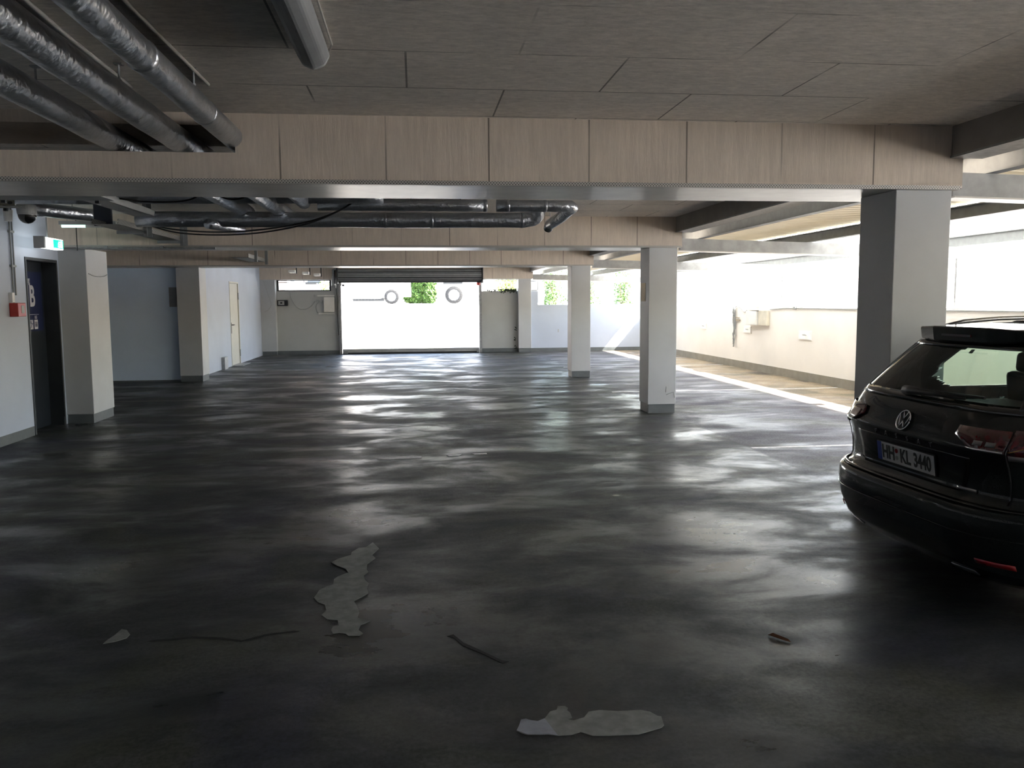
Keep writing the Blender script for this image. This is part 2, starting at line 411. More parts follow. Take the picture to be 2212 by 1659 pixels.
under(bt, MB().box(-4.72, 3.74, 26.6, YF, 2.33, 2.345).build('soffit', M['soffit']))
# longitudinal edge beam of the slab (three lengths between the beams)
ye = [-6.0, YB[0], YB[0] + BH, YB[1], YB[1] + BH, YB[2], YB[2] + BH, 26.59]
labs = ['dark slab edge beam over the car in the near bay', 'slab edge beam between the nearest and second beams',
        'slab edge beam between second and third beams', 'slab edge beam between the third beam and the gate end']
for i, lb in enumerate(labs):
    y0, y1 = ye[2 * i], ye[2 * i + 1]
    t = thing('edge_beam', lb, 'beam', (3.8, (y0 + y1) / 2, 2.57), 'slab edge beams along the column row')
    under(t, MB().box(3.67, 3.88, y0 + .002, y1 - .002, 2.575, 3.05).build('web', M['conc']))
    under(t, MB().box(3.66, 3.90, y0 + .002, y1 - .002, 2.560, 2.575).build('flashing', M['steel']))
# right bay: sloping rafters, purlins, roof sheets
def zt(x): return 2.485 - (x - 3.8) * .0275
rl = ['grey steel rafter from the car column to the right wall', 'grey steel rafter from the notice column to the right wall',
      'grey steel rafter from the slim column to the right wall', 'grey steel rafter above the far parapet by the trees', 'grey steel rafter over the near end of the car bay']
for y, lb in zip((5.62, 11.72, 17.62, 26.7, -.4), rl):
    t = thing('roof_rafter', lb, 'beam', (5.8, y, zt(5.8)), 'steel rafters over the parking bays')
    mb = MB(); x0, x1 = 3.77, 8.1
    mb.prism([(x0, zt(x0) - .165), (x1, zt(x1) - .165), (x1, zt(x1)), (x0, zt(x0))], 'y', y - .04, y + .04)
    under(t, mb.build('web', M['rafter']))
    fl = MB()
    fl.prism([(x0, zt(x0) - .177), (x1, zt(x1) - .177), (x1, zt(x1) - .165), (x0, zt(x0) - .165)], 'y', y - .06, y + .12)
    under(t, fl.build('flange', M['soffit']))
pl = [(4.06, .16, 'steel I purlin beside the slab edge beam'), (5.7, .13, 'middle dark steel purlin under the roof sheets'), (8.02, .15, 'outer steel purlin above the right wall opening')]
for x, h, lb in pl:
    t = thing('roof_purlin', lb, 'purlin', (x, 10, zt(x)), 'steel purlins over the parking bays')
    z = zt(x) + .002; mb = MB(); wd = .05
    mb.box(x - wd, x + wd, -5.9, 27.0, z, z + .012).box(x - .008, x + .008, -5.9, 27.0, z + .012, z + h - .012).box(x - wd, x + wd, -5.9, 27.0, z + h - .012, z + h)
    under(t, mb.build('section', M['steel_d']))
# end plates that close the purlin ends where rafters cross
def sheet(x0, x1, y0, y1, lift, name, lb, m):
    n = int((y1 - y0) / .045); mb = MB(); vs = []; fs = []
    for i in range(n + 1):
        y = y0 + (y1 - y0) * i / n; dz = .018 * (1 if (i // 2) % 2 else -1)
        for x in (x0, x1): vs.append((x, y, zt(x) + lift + dz))
    for i in range(n): fs.append((2 * i, 2 * i + 1, 2 * i + 3, 2 * i + 2))
    mb.add(vs, fs); o = mb.build(name, m, solid=.003)
    return tag(o, lb, 'roof', None, 'thing')
sheet(3.9, 5.78, -5.9, 27.0, .19, 'corrugated_roof_sheet', 'cream corrugated roof sheeting next to the slab edge', M['sheet'])
sheet(5.79, 8.1, -5.9, 27.0, .175, 'corrugated_roof_sheet', 'bright clear corrugated roof sheeting out by the right wall', M['sheet_clear'])

# wire fence on the right wall
t = thing('wire_mesh_fence', 'fine wire mesh fence standing on the sunlit right wall', 'fence', (7.82, 10, 1.468))
for y in (-3.0, .2, 5.8, 11.4, 17.2, 22.6, 26.9):
    under(t, MB().box(7.80, 7.84, y - .02, y + .02, 1.468, 2.19).build('post', M['steel']))
mb = MB()
for i in range(int(32.8 / .10)):
    y = -5.9 + i * .10; mb.box(7.818, 7.821, y, y + .003, 1.50, 2.19)
for k in range(14):
    z = 1.51 + k * .05; mb.box(7.8175, 7.8205, -5.9, 26.95, z, z + .003)
under(t, mb.build('mesh', M['steel']))
# same on the far parapet
t = thing('wire_mesh_fence', 'mesh fence with thin post on the far parapet in front of trees', 'fence', (5.8, 26.98, 1.505))
for x in (5.83,): under(t, MB().box(x - .015, x + .015, 26.96, 26.99, 1.505, 2.30).build('post', M['steel']))
mb = MB()
mb.box(3.95, 7.7, 26.97, 26.98, 1.51, 1.52)
for i in range(37):
    x = 3.97 + i * .10; mb.box(x, x + .003, 26.974, 26.977, 1.51, 2.30)
under(t, mb.build('mesh', M['steel']))

# ------------------------------------------------------------------ doors
d = bpy.data.objects.new('door_1', None); COL.objects.link(d); d.location = (-4.8, 11.29, 0)
tag(d, 'dark door with a navy sign in the left wall under the exit light', None, None, 'structure')
fr = MB()
fr.box(-4.99, -4.69, 10.86, 10.895, 0, 2.19).box(-4.99, -4.69, 11.745, 11.78, 0, 2.19).box(-4.99, -4.69, 10.895, 11.745, 2.155, 2.19)
under(d, fr.build('frame', M['frame_blk']))
under(d, MB().box(-4.93, -4.87, 10.895, 11.745, .01, 2.155).build('leaf', M['door_dk']))
under(d, MB().box(-4.87, -4.867, 11.0, 11.69, 1.27, 2.03).build('door_sign', M['navy']))
def WF(y, z, x=-4.866): return frame4((x, y, z), (0, 1, 0), (0, 0, 1))   # faces +X, reads along +Y
text_mesh('sign_letter', 'B', .37, M['print_w'], d, WF(11.40, 1.705), .74, .010)
text_mesh('sign_word', 'ang', .115, M['print_w'], d, WF(11.30, 1.92), .7, .003)
under(d, MB().box(-4.867, -4.865, 11.25, 11.56, 1.480, 1.486).build('sign_rule', M['print_w']))
text_mesh('sign_word', 'UG', .055, M['print_w'], d, WF(11.47, 1.445), .9, .001)
for y0, y1 in ((11.285, 11.385), (11.42, 11.52)):
    p = under(d, MB().box(-4.867, -4.865, y0, y1, 1.295, 1.415).build('pictogram_field', M['print_w']))
p = MB()
p.tube([(-4.864, 11.305, 1.31), (-4.864, 11.325, 1.33), (-4.864, 11.325, 1.35), (-4.864, 11.345, 1.35), (-4.864, 11.345, 1.37), (-4.864, 11.37, 1.37)], .004, 5)
p.tube([(-4.864, 11.32, 1.36), (-4.864, 11.315, 1.40)], .006, 5)
under(d, p.build('stair_pictogram', M['navy']))
p = MB()
for k in (11.445, 11.47, 11.495): p.box(-4.865, -4.863, k - .006, k + .006, 1.325, 1.37).lathe([(0, 0), (.007, .0), (.007, .002), (0, .002)], (-4.865, k, 1.382), 'x', 8)
under(d, p.build('lift_pictogram', M['navy']))

d = bpy.data.objects.new('door_2', None); COL.objects.link(d); d.location = (-4.8, 22.8, 0)
tag(d, 'narrow cream steel door with a black lever handle in the far left wall', None, None, 'structure')
fr = MB(); fr.box(-4.80, -4.71, 22.25, 22.29, 0, 2.18).box(-4.80, -4.71, 23.31, 23.35, 0, 2.18).box(-4.80, -4.71, 22.29, 23.31, 2.14, 2.18)
under(d, fr.build('frame', M['cream_door']))
under(d, MB().box(-4.79, -4.735, 22.295, 23.305, .01, 2.135).build('leaf', M['cream_door'], bevel=.004))
h = MB(); h.tube([(-4.735, 22.42, 1.06), (-4.68, 22.42, 1.06), (-4.68, 22.56, 1.06)], .012, 8).box(-4.735, -4.728, 22.395, 22.445, .84, 1.12)
under(d, h.build('lever_handle', M['black']))
h = MB(); h.box(-4.725, -4.705, 23.30, 23.345, 1.72, 1.90); under(d, h.build('hinge', M['steel_d']))
h = MB(); h.box(-4.725, -4.705, 23.30, 23.345, .20, .38); under(d, h.build('hinge', M['steel_d']))
struct('trim_1', MB().box(-4.72, -4.45, 22.3, 23.3, 0, .012), M['steel'], 'pale threshold plate on the floor in front of the cream door')
b = MB().box(-4.72, -4.64, 21.1, 21.45, 0, .30)
tag(b.build('wall_duct_box', M['steel'], bevel=.006), 'small grey upright box on the floor left of the cream door', 'box', None, 'thing')
tag(MB().box(-5.05, -4.88, 18.10, 18.118, 1.55, 1.95).build('wall_vent', M['steel_d']), 'small upright grey plate high on the bluish recess wall', 'vent plate', None, 'thing')

# small high window left of the gate
wn = bpy.data.objects.new('window_1', None); COL.objects.link(wn); wn.location = (-3.42, 26.95, 2.15)
tag(wn, 'long low window with black frame high in the far wall left of the gate', None, None, 'structure')
f = MB(); y0, y1 = 26.86, 26.92
f.box(-4.25, -2.6, y0, y1, 1.985, 2.02).box(-4.25, -4.20, y0, y1, 2.02, 2.33).box(-2.65, -2.6, y0, y1, 2.02, 2.33).box(-4.2, -2.65, y0, y1, 2.305, 2.33).box(-4.2, -2.65, y0, y1, 2.245, 2.262).box(-3.44, -3.42, y0, y1, 2.262, 2.305)
under(wn, f.build('window_frame', M['frame_blk']))
under(wn, MB().box(-4.2, -2.65, 26.885, 26.889, 2.02, 2.305).build('pane', mat_glass('window_glass', (.93, .95, .95))))
wn = bpy.data.objects.new('window_2', None); COL.objects.link(wn); wn.location = (2.7, 26.95, 2.15)
tag(wn, 'narrow open strip with thin rail above the grey wall right of the gate', None, None, 'structure')
f = MB(); f.box(2.1, 3.29, y0, y1, 2.27, 2.285).box(2.1, 3.29, y0, y1, 2.318, 2.33)
under(wn, f.build('window_frame', M['steel_d']))
f = MB(); f.tube([(3.705, 26.9, 1.97), (3.92, 26.9, 1.97), (3.95, 26.9, 2.0), (3.95, 26.9, 2.26), (3.705, 26.9, 2.27)], .018, 6)
tag(f.build('rail_loop', M['steel_d']), 'dark looped rail beside the column right of the gate', 'rail', None, 'thing')

# ------------------------------------------------------------------ roller gate
g = thing('roller_gate', 'wide closed roller grille gate glowing with daylight in the far wall', 'gate', (-.14, 26.8, 0))
for x0, x1 in ((-2.37, -2.29), (2.04, 2.12)):
    under(g, MB().box(x0, x1, 26.74, YF + .02, 0, 2.33).box(x0 - .0, x0 + .012 if x0 < 0 else x1, 26.72, 26.74, 0, 2.3).build('guide_rail', M['steel']))
hs = MB(); hs.lathe([(0, -2.32), (.205, -2.32), (.205, 2.09), (0, 2.09)], (0, 26.36, 2.44), 'x', 40)
under(g, hs.build('coil', M['steel_d']))
hs = MB()
for k in range(12):
    a = R(150 + k * 16); y_, z_ = 26.36 + .208 * math.cos(a), 2.44 + .208 * math.sin(a)
    hs.tube([(-2.31, y_, z_), (2.08, y_, z_)], .010 if k % 3 else .018, 6)
under(g, hs.build('coil_slats', M['frame_blk']))
for x0 in (-2.36, 2.10): under(g, MB().box(x0, x0 + .03, 26.12, 26.59, 2.20, 2.70).build('end_plate', M['frame_blk']))
cu = MB()
for k in range(38):
    z = .18 + k * .054; cu.tube([(-2.29, 26.80, z), (2.04, 26.80, z)], .0032, 5)
for i in range(44):
    x = -2.24 + i * .098; cu.box(x, x + .003, 26.798, 26.802, .17, 2.2)
under(g, cu.build('grille_curtain', M['steel']))
under(g, MB().box(-2.28, 2.03, 26.77, 26.83, .045, .16).build('bottom_bar', M['grey'], bevel=.004))
under(g, MB().box(-2.28, 2.03, 26.775, 26.825, .0, .045).build('rubber_seal', M['black']))
under(g, MB().box(-2.26, -2.12, 26.70, 26.77, .02, .10).build('bar_bracket', M['steel_d']))
under(g, MB().box(1.95, 2.03, 26.70, 26.77, .02, .12).build('bar_bracket', M['steel_d']))
mt = MB().lathe([(0, -.13), (.075, -.13), (.075, .13), (0, .13)], (-2.48, 26.55, 2.27), 'z', 20)
mt.tube([(-2.48, 26.55, 2.40), (-2.48, 26.55, 2.62), (-2.36, 26.55, 2.68)], .05, 12).box(-2.54, -2.42, 26.48, 26.62, 2.08, 2.16)
under(g, mt.build('drive_motor', M['steel']))
sl = MB().box(-2.335, -2.26, 26.60, 26.72, 2.14, 2.26); under(g, sl.build('limit_switch', M['grey']))
tag(under(g, MB().box(-2.24, -2.17, 26.64, 26.72, 2.13, 2.19).build('sensor', M['black'])), 'black sensor block')
wl = MB().lathe([(0, -.06), (.055, -.06), (.06, 0), (.055, .04), (0, .07)], (2.02, 26.66, 2.20), 'z', 20)
tag(under(g, wl.build('warning_light', M['red'])), 'dull red warning light')
under(g, MB().box(1.98, 2.06, 26.69, 26.74, 2.20, 2.34).build('warning_light_bracket', M['white']))

# ------------------------------------------------------------------ things on the far wall
b = thing('key_switch_box', 'black wall box with a grey display left of the white gate control', 'control box', (-4.06, YF, 1.6))
under(b, MB().box(-4.24, -3.93, YF - .09, YF, 1.53, 1.71).build('housing', M['black'], bevel=.008))
under(b, MB().box(-4.21, -4.03, YF - .095, YF - .09, 1.56, 1.685).build('display', M['grey']))
under(b, MB().box(-4.15, -4.09, YF - .098, YF - .095, 1.60, 1.65).build('display_symbol', M['black']))
b = thing('gate_control_cabinet', 'white gate control cabinet with grey trunking beside the gate rail', 'cabinet', (-2.66, YF, 1.55))
under(b, MB().box(-2.82, -2.50, YF - .14, YF, 1.33, 1.79).build('housing', M['white'], bevel=.008))
under(b, MB().box(-3.02, -2.50, YF - .05, YF, 1.82, 1.86).build('trunking', M['white']))
under(b, MB().box(-3.0, -2.50, YF - .05, YF, 1.26, 1.30).build('trunking', M['white']))
for x, z, r in ((-3.02, 1.67, .05), (-3.1, 1.84, .04), (-2.90, 1.67, .045)):
    under(b, MB().lathe([(0, -.05), (r, -.05), (r, 0), (0, 0)], (x, YF, z), 'y', 16).build('junction_box', M['grey']))
def cable(pts, r, lb, m='black', name='hanging_cable', grp=None, n=6, sub=8):
    """smooth cable through the given points (Catmull-Rom)"""
    P = [Vector(p) for p in pts]; P = [P[0] * 2 - P[1]] + P + [P[-1] * 2 - P[-2]]; out = []
    for i in range(1, len(P) - 2):
        for k in range(sub):
            t = k / sub; a, b_, c, d_ = P[i - 1:i + 3]
            out.append(.5 * ((2 * b_) + (-a + c) * t + (2 * a - 5 * b_ + 4 * c - d_) * t * t + (-a + 3 * b_ - 3 * c + d_) * t ** 3))
    out.append(P[-2])
    return tag(MB().tube(out, r, n).build(name, M[m], smooth=True), lb, 'cable', grp, 'thing')
yy = YF - .012
cable([(-3.86, yy, 1.97), (-3.82, yy, 1.75), (-3.65, yy, 1.48), (-3.45, yy, 1.42), (-3.25, yy, 1.5), (-3.1, yy, 1.66)], .010, 'grey cable sagging under the small far window', 'grey')
cable([(-3.02, yy, 1.64), (-3.07, yy, 1.50), (-3.05, yy, 1.35), (-2.98, yy, 1.28)], .008, 'short grey cable loop beside the gate control cabinet', 'grey')
cable([(-2.42, 26.66, 2.05), (-2.40, 26.7, 1.7), (-2.42, 26.78, 1.2), (-2.39, 26.8, .6)], .008, 'thin dark cable down the left gate rail')
cable([(-4.60, 26.585, 2.3), (-4.50, 26.585, 1.95), (-4.40, 26.585, 1.6), (-4.48, 26.585, 1.42), (-4.60, 26.585, 1.35)], .006, 'thin cable loop on the far left corner pier', 'grey')
cable([(-4.345, 12.60, 2.03), (-4.335, 12.4, 1.995), (-4.335, 12.1, 1.99), (-4.345, 11.9, 2.02)], .005, 'thin cable draped around the top of the white pier', 'steel_d')
b = thing('cable_duct_run', 'pale stub lengths of cable trunking under the third beam', 'trunking', (-3.0, 24, 2.4))
for x, y, z in ((-3.4, 24.3, 2.50), (-3.1, 24.9, 2.48), (-2.85, 25.5, 2.45)):
    under(b, MB().box(x - .09, x + .09, y - .2, y + .2, z - .04, z + .03).build('trunking_length', M['white']))
    under(b, MB().box(x + .09, x + .12, y - .02, y + .02, z - .06, ZC).build('hanger', M['frame_blk']))
iv = MB(); rr = random.Random(3)
for k in range(230):
    x = 3.25 - abs(rr.gauss(0, .36)); z = 1.965 + rr.gauss(0, .03); y = YF - .01 + rr.uniform(-.06, .12); s = rr.uniform(.012, .03)
    if x < 2.15: continue
    iv.add([(x - s, y, z), (x, y - s * .6, z - s), (x + s, y, z), (x, y + s * .5, z + s)], [(0, 1, 2, 3)])
for x, z in ((3.22, .75), (3.2, .42), (3.21, .15)):
    for k in range(8):
        s = .02; a = x + rr.uniform(-.03, .03); c = z + rr.uniform(-.05, .05)
        iv.add([(a - s, YF - .015, c), (a, YF - .02, c - s), (a + s, YF - .015, c), (a, YF - .02, c + s)], [(0, 1, 2, 3)])
tag(iv.build('creeping_ivy', simple('dark_ivy_leaf', (.02, .03, .018), .7)), 'dark ivy creeping over the top edge of the grey wall', 'ivy', None, 'stuff')

# ------------------------------------------------------------------ left wall things
es = thing('exit_sign', 'lit green and white exit sign hanging above the dark door', 'sign', (-4.42, 10.95, 2.28))
under(es, MB().box(-4.47, -4.37, 10.66, 11.20, 2.285, 2.415).build('light_box', M['white_em'], bevel=.01))
under(es, MB().box(-4.48, -4.36, 10.62, 10.66, 2.28, 2.42).build('end_cap', M['grey']))
gp = under(es, MB().box(-4.37, -4.367, 10.90, 11.19, 2.30, 2.40).build('sign_panel', M['green_em']))
pm = MB().tube([(-4.366, 11.05, 2.375), (-4.366, 11.06, 2.375)], .010, 8).tube([(-4.366, 11.055, 2.36), (-4.366, 11.045, 2.335), (-4.366, 11.065, 2.312)], .008, 6)
pm.tube([(-4.366, 11.045, 2.335), (-4.366, 11.03, 2.315)], .006, 6).tube([(-4.366, 11.03, 2.355), (-4.366, 11.05, 2.352), (-4.366, 11.075, 2.345)], .005, 6)
pm.box(-4.367, -4.365, 11.10, 11.16, 2.31, 2.39)
under(es, pm.build('running_figure', M['white_em']))
for y in (10.86,): under(es, MB().tube([(-4.42, y, 2.415), (-4.42, y, ZC)], .006, 6).build('hanger_rod', M['steel_d']))
ac = thing('fire_alarm_box', 'red fire alarm box with a white label on the left wall', 'alarm box', (-4.66, 10.47, 1.5))
under(ac, MB().box(-4.70, -4.60, 10.40, 10.60, 1.47, 1.63).build('housing', M['red'], bevel=.006))
under(ac, MB().box(-4.60, -4.597, 10.48, 10.55, 1.51, 1.60).build('button_field', M['grey']))
under(ac, MB().box(-4.70, -4.66, 10.605, 10.64, 1.47, 1.63).build('side_label', M['white']))
under(ac, MB().box(-4.70, -4.66, 10.41, 10.47, 1.635, 1.75).build('cable_entry', M['white']))
cd = thing('wall_conduit', 'pair of thin grey conduits running down the left wall to the alarm box', 'conduit', (-4.69, 10.5, 1.6))
for y in (10.50, 10.56): under(cd, MB().tube([(-4.685, y, 1.63 if y < 10.53 else 1.72), (-4.685, y, ZC)], .010, 8).build('pipe', M['steel_d']))
for z in (2.05, 2.45): under(cd, MB().box(-4.70, -4.67, 10.475, 10.585, z, z + .025).build('clip', M['steel_d']))
cc = thing('dome_camera', 'dark domed surveillance camera under the tray near the left wall', 'camera', (-3.84, 9.0, 2.5))
under(cc, MB().lathe([(0, .10), (.085, .10), (.09, .02), (.085, 0), (0, 0)], (-3.84, 9.0, 2.50), 'z', 24).build('housing', M['grey']))
dm = [(.085 * math.cos(a), -.085 * math.sin(a)) for a in [k * math.pi / 16 for k in range(9)]]
under(cc, MB().lathe(dm, (-3.84, 9.0, 2.50), 'z', 24).build('dome', M['c_black'], smooth=True))
under(cc, MB().tube([(-3.84, 9.0, 2.6), (-3.84, 9.0, ZC)], .02, 8).build('stem', M['grey']))
sl = thing('spot_lamp', 'small pale round lamp beside the dome camera', 'lamp', (-4.02, 9.0, 2.48))
under(sl, MB().lathe([(0, -.06), (.035, -.06), (.045, .05), (0, .05)], (-4.02, 9.0, 2.50), 'z', 16).build('head', M['white']))
under(sl, MB().tube([(-4.02, 9.0, 2.55), (-4.02, 9.0, ZC)], .01, 6).build('stem', M['steel_d']))
fl = thing('strip_light', 'short lit strip light behind the exit sign near the pier', 'lamp', (-4.0, 10.9, 2.55))
under(fl, MB().box(-4.28, -3.62, 10.86, 10.96, 2.575, 2.62).build('housing', M['grey']))
under(fl, MB().tube([(-4.26, 10.9, 2.56), (-3.98, 10.9, 2.56)], .018, 10).build('lit_tube', M['tube_em']))
under(fl, MB().tube([(-3.98, 10.9, 2.56), (-3.66, 10.9, 2.56)], .018, 10).build('unlit_tube', M['white']))
for x in (-4.2, -3.7): under(fl, MB().tube([(x, 10.91, 2.62), (x, 10.91, ZC)], .004, 5).build('hanger_rod', M['steel_d']))

# ------------------------------------------------------------------ ducts under the ceiling
def duct(pts, r, lb, grp, collars=(), mat='foil', wob=.0025):
    t = thing('foil_duct', lb, 'duct', pts[0], grp)
    P = []; rr = random.Random(len(lb))
    for a, b_ in zip(pts, pts[1:]):
        a = Vector(a); b_ = Vector(b_); n = max(2, int((b_ - a).length / .22))
        P += [a.lerp(b_, k / n) for k in range(n)]
    P.append(Vector(pts[-1]))
    rad = [r + rr.uniform(-wob, wob) * .8 for _ in P]
    o = MB().tube(P, rad, 48).build('jacket', M[mat], smooth=True); under(t, o)
    for c in collars:
        c = Vector(c); dd = (Vector(pts[1]) - Vector(pts[0])).normalized()
        under(t, MB().tube([c - dd * .02, c - dd * .006, c + dd * .006, c + dd * .02], [r * 1.01, r * 1.06, r * 1.05, r * 1.01], 24).build('tape_collar', M['foil'], smooth=True))
    return t
grp = 'foil wrapped ducts running towards the gate'
dA = duct([(-1.82, -5.9, 2.612), (-1.82, 9.72, 2.612)], .074, 'leftmost of the three foil ducts running under the near ceiling', grp, [(-1.82, 9.55, 2.612)])
dB = duct([(-1.43, -5.9, 2.612), (-1.43, 10.15, 2.612)], .076, 'middle one of the three foil ducts running under the near ceiling', grp)
dC = duct([(-1.11, -5.9, 2.632), (-1.11, 8.9, 2.632)], .066, 'rightmost of the three foil ducts, taped collars along it', grp, [(-1.11, 3.75, 2.632), (-1.11, 4.8, 2.632)])
for X, y, r_ in ((-1.84, 4.5, .074), (-1.42, 4.42, .076), (-1.08, 4.47, .066)):
    t = [dA, dB, dC][(-1.84, -1.42, -1.08).index(X)]
    under(t, MB().tube([(X, y, 2.66), (X, y, ZC)], .006, 6).box(X - .02, X + .02, y - .02, y + .02, ZC - .006, ZC).build('hanger_rod', M['steel']))
    under(t, MB().tube([(X - .0, y + .0, 2.662), (X, y + .0, 2.70)], .012, 6).build('hanger_nut', M['steel']))
cable([(-1.30, 2.0, ZC - .012), (-1.46, 3.54, ZC - .012), (-1.49, 4.83, ZC - .012)], .010, 'thin conduit on the ceiling between two foil ducts', 'soffit', 'ceiling_conduit', None, 6, 3)
cable([(-1.09, 3.3, ZC - .012), (-1.08, 4.0, ZC - .012), (-1.07, 4.74, ZC - .012)], .009, 'thin conduit on the ceiling right of the foil ducts', 'soffit', 'ceiling_conduit', None, 6, 3)
grp = 'foil wrapped ducts running across behind the nearest beam'
duct([(-.98, 8.98, 2.62), (.78, 8.98, 2.62)], .062, 'upper crosswise foil duct, long smooth left length', grp, [(.76, 8.98, 2.62)], wob=.001)
duct([(.88, 8.98, 2.62), (1.60, 8.98, 2.62), (1.68, 9.0, 2.62), (1.715, 9.06, 2.61), (1.70, 9.15, 2.60), (1.66, 9.5, 2.55), (1.60, 9.85, 2.51)], .062, 'upper crosswise foil duct with an elbow, shiny right end', grp, [(1.4, 8.98, 2.62), (1.0, 8.98, 2.62)], wob=.002)
under(duct([(1.60, 9.88, 2.52), (1.585, 9.93, 2.46)], .055, 'short downturned foil stub at the end of the elbow duct', grp), MB().tube([(1.585, 9.93, 2.46), (1.583, 9.94, 2.45)], .045, 16).build('open_end', M['black']))
duct([(-2.9, 9.35, 2.50), (-.4, 9.35, 2.50), (.3, 9.35, 2.50), (1.22, 9.35, 2.505), (1.32, 9.35, 2.52), (1.37, 9.33, 2.56), (1.375, 9.3, 2.64)], .082, 'lower crosswise crumpled foil duct, largest of the cross runs', grp, [(1.2, 9.35, 2.505), (-.3, 9.35, 2.50), (.2, 9.35, 2.5)], wob=.005)
duct([(-2.14, 9.2, 2.44), (-2.0, 9.5, 2.43), (-1.9, 9.72, 2.42)], .05, 'low short foil branch hanging below the lower cross duct', grp, wob=.004)
duct([(-3.2, 8.75, 2.66), (-2.95, 8.75, 2.66), (-.3, 8.78, 2.68)], .07, 'dim upper cross duct half hidden by the nearest beam', grp)
duct([(-4.25, 9.8, 2.66), (-3.9, 10.3, 2.655), (-3.7, 10.6, 2.65)], .075, 'foil duct crossing above the exit sign', grp, wob=.006)
duct([(-3.05, 8.65, 2.62), (-4.4, 8.65, 2.62)], .05, 'thin foil pipe under the ceiling near the left wall', grp)
for x in (-.6, .5):
    tag(MB().tube([(x, 8.98, 2.68), (x, 8.98, ZC)], .005, 6).build('duct_hanger', M['steel']), 'threaded hanger rod of the upper cross duct ' + ('on its left' if x < 0 else 'on its right'), 'hanger', None, 'thing')
for k, (a, lb) in enumerate(((.0, 'black cable sagging in front of the cross ducts, upper one'), (-.03, 'black cable sagging in front of the cross ducts, lower one'))):
    cable([(-3.0, 9.9, 2.50), (-2.6, 9.7, 2.42 + a), (-2.1, 9.4, 2.37 + a), (-1.6, 9.1, 2.37 + a), (-1.1, 8.9, 2.43 + a * .6), (-.75, 8.8, 2.54), (-.5, 8.8, 2.70)], .009, lb)
cable([(-2.9, 8.3, 2.62), (-2.5, 8.2, 2.55), (-2.1, 8.2, 2.56), (-1.9, 8.2, 2.66)], .008, 'short black cable loop left of the shiny duct ends')
cable([(-1.95, 8.0, 2.7), (-1.7, 8.0, 2.56), (-1.5, 8.0, 2.58), (-1.35, 8.0, 2.70)], .008, 'short black cable loop between the shiny duct ends')
for x, y, z, lb in ((-1.95, 9.6, 2.47, 'thin hanger rod of the low short foil branch'), (-3.9, 10.3, 2.72, 'thin hanger rod of the foil duct above the exit sign'), (1.60, 9.85, 2.55, 'thin hanger rod at the downturned duct stub')):
    tag(MB().tube([(x, y, z), (x, y, ZC)], .004, 6).build('duct_hanger', M['steel']), lb, 'hanger', None, 'thing')
# cable trays
tr = thing('cable_tray', 'long perforated cable tray with brackets in front of the second beam', 'cable tray', (-3.15, 10.5, 2.45))
mb = MB(); mb.box(-3.30, -3.04, 9.2, 11.5, 2.43, 2.434).box(-3.30, -3.296, 9.2, 11.5, 2.43, 2.49).box(-3.044, -3.04, 9.2, 11.5, 2.43, 2.49)
under(tr, mb.build('channel', M['perf']))
for y in (10.0, 11.5):
    under(tr, MB().box(-3.03, -2.99, y - .02, y + .02, 2.36, ZC).box(-3.0, -2.94, y - .003, y + .003, 2.36, ZC).build('hanger_post', M['steel_d']))
    under(tr, MB().box(-3.32, -3.0, y - .02, y + .02, 2.395, 2.43).build('bracket_arm', M['steel_d']))
tr = thing('cable_tray', 'short upper cable tray with a plain side close to the nearest beam', 'cable tray', (-2.7, 8.9, 2.56))
mb = MB().box(-2.90, -2.70, 7.6, 9.3, 2.52, 2.524).box(-2.704, -2.70, 7.6, 9.3, 2.52, 2.585).box(-2.90, -2.896, 7.6, 9.3, 2.52, 2.585)
under(tr, mb.build('channel', M['grey'])); under(tr, MB().box(-2.80, -2.76, 8.3, 8.34, 2.585, ZC).build('hanger_post', M['steel_d']))
tr = thing('cable_tray', 'perforated crosswise tray at the top left above the exit sign', 'cable tray', (-4.2, 8.3, 2.53))
under(tr, MB().box(-4.69, -3.6, 8.2, 8.42, 2.505, 2.509).box(-4.69, -3.6, 8.2, 8.204, 2.505, 2.58).build('channel', mat_perforated('perforated_cross_tray', (.16, .16, .13), (60, 90), .3, .3, 'xz')))
for x in (-4.3, -3.8): under(tr, MB().box(x, x + .03, 8.42, 8.45, 2.48, ZC).build('hanger_post', M['frame_blk']))
tr = thing('cable_tray', 'dark wide cross tray directly behind the nearest beam', 'cable tray', (-3.6, 6.9, 2.45))
under(tr, MB().box(-4.69, -2.35, 6.75, 7.05, 2.42, 2.424).box(-4.69, -2.35, 6.75, 6.754, 2.42, 2.47).build('channel', M['steel_d']))
for x in (-4.2, -3.2, -2.5): under(tr, MB().box(x, x + .03, 7.06, 7.09, 2.40, ZC).build('hanger_post', M['frame_blk']))
tr = thing('cable_tray', 'short tray stub hanging in front of the third beam', 'cable tray', (-2.6, 17.0, 2.4))
under(tr, MB().box(-3.25, -2.95, 15.6, 17.3, 2.43, 2.434).box(-2.954, -2.95, 15.6, 17.3, 2.43, 2.50).build('channel', M['perf']))
for y in (16.2, 17.3): under(tr, MB().box(-2.95, -2.90, y - .03, y + .03, 2.38, ZC).build('hanger_post', M['steel_d']))
tr = thing('bracket_frame', 'dark blue steel bracket plate hanging above the strip light', 'bracket', (-3.5, 9.6, 2.5))
under(tr, MB().box(-3.42, -3.24, 9.60, 9.64, 2.45, ZC).build('plate', simple('blue_black_steel', (.05, .06, .085), .5)))
cn = thing('conduit_pipe', 'pale conduit running along the underside of the second beam', 'conduit', (-3.6, 11.55, 2.34))
under(cn, MB().tube([(-4.35, 11.545, 2.335), (-2.6, 11.545, 2.335)], .018, 10).build('pipe', M['steel']))
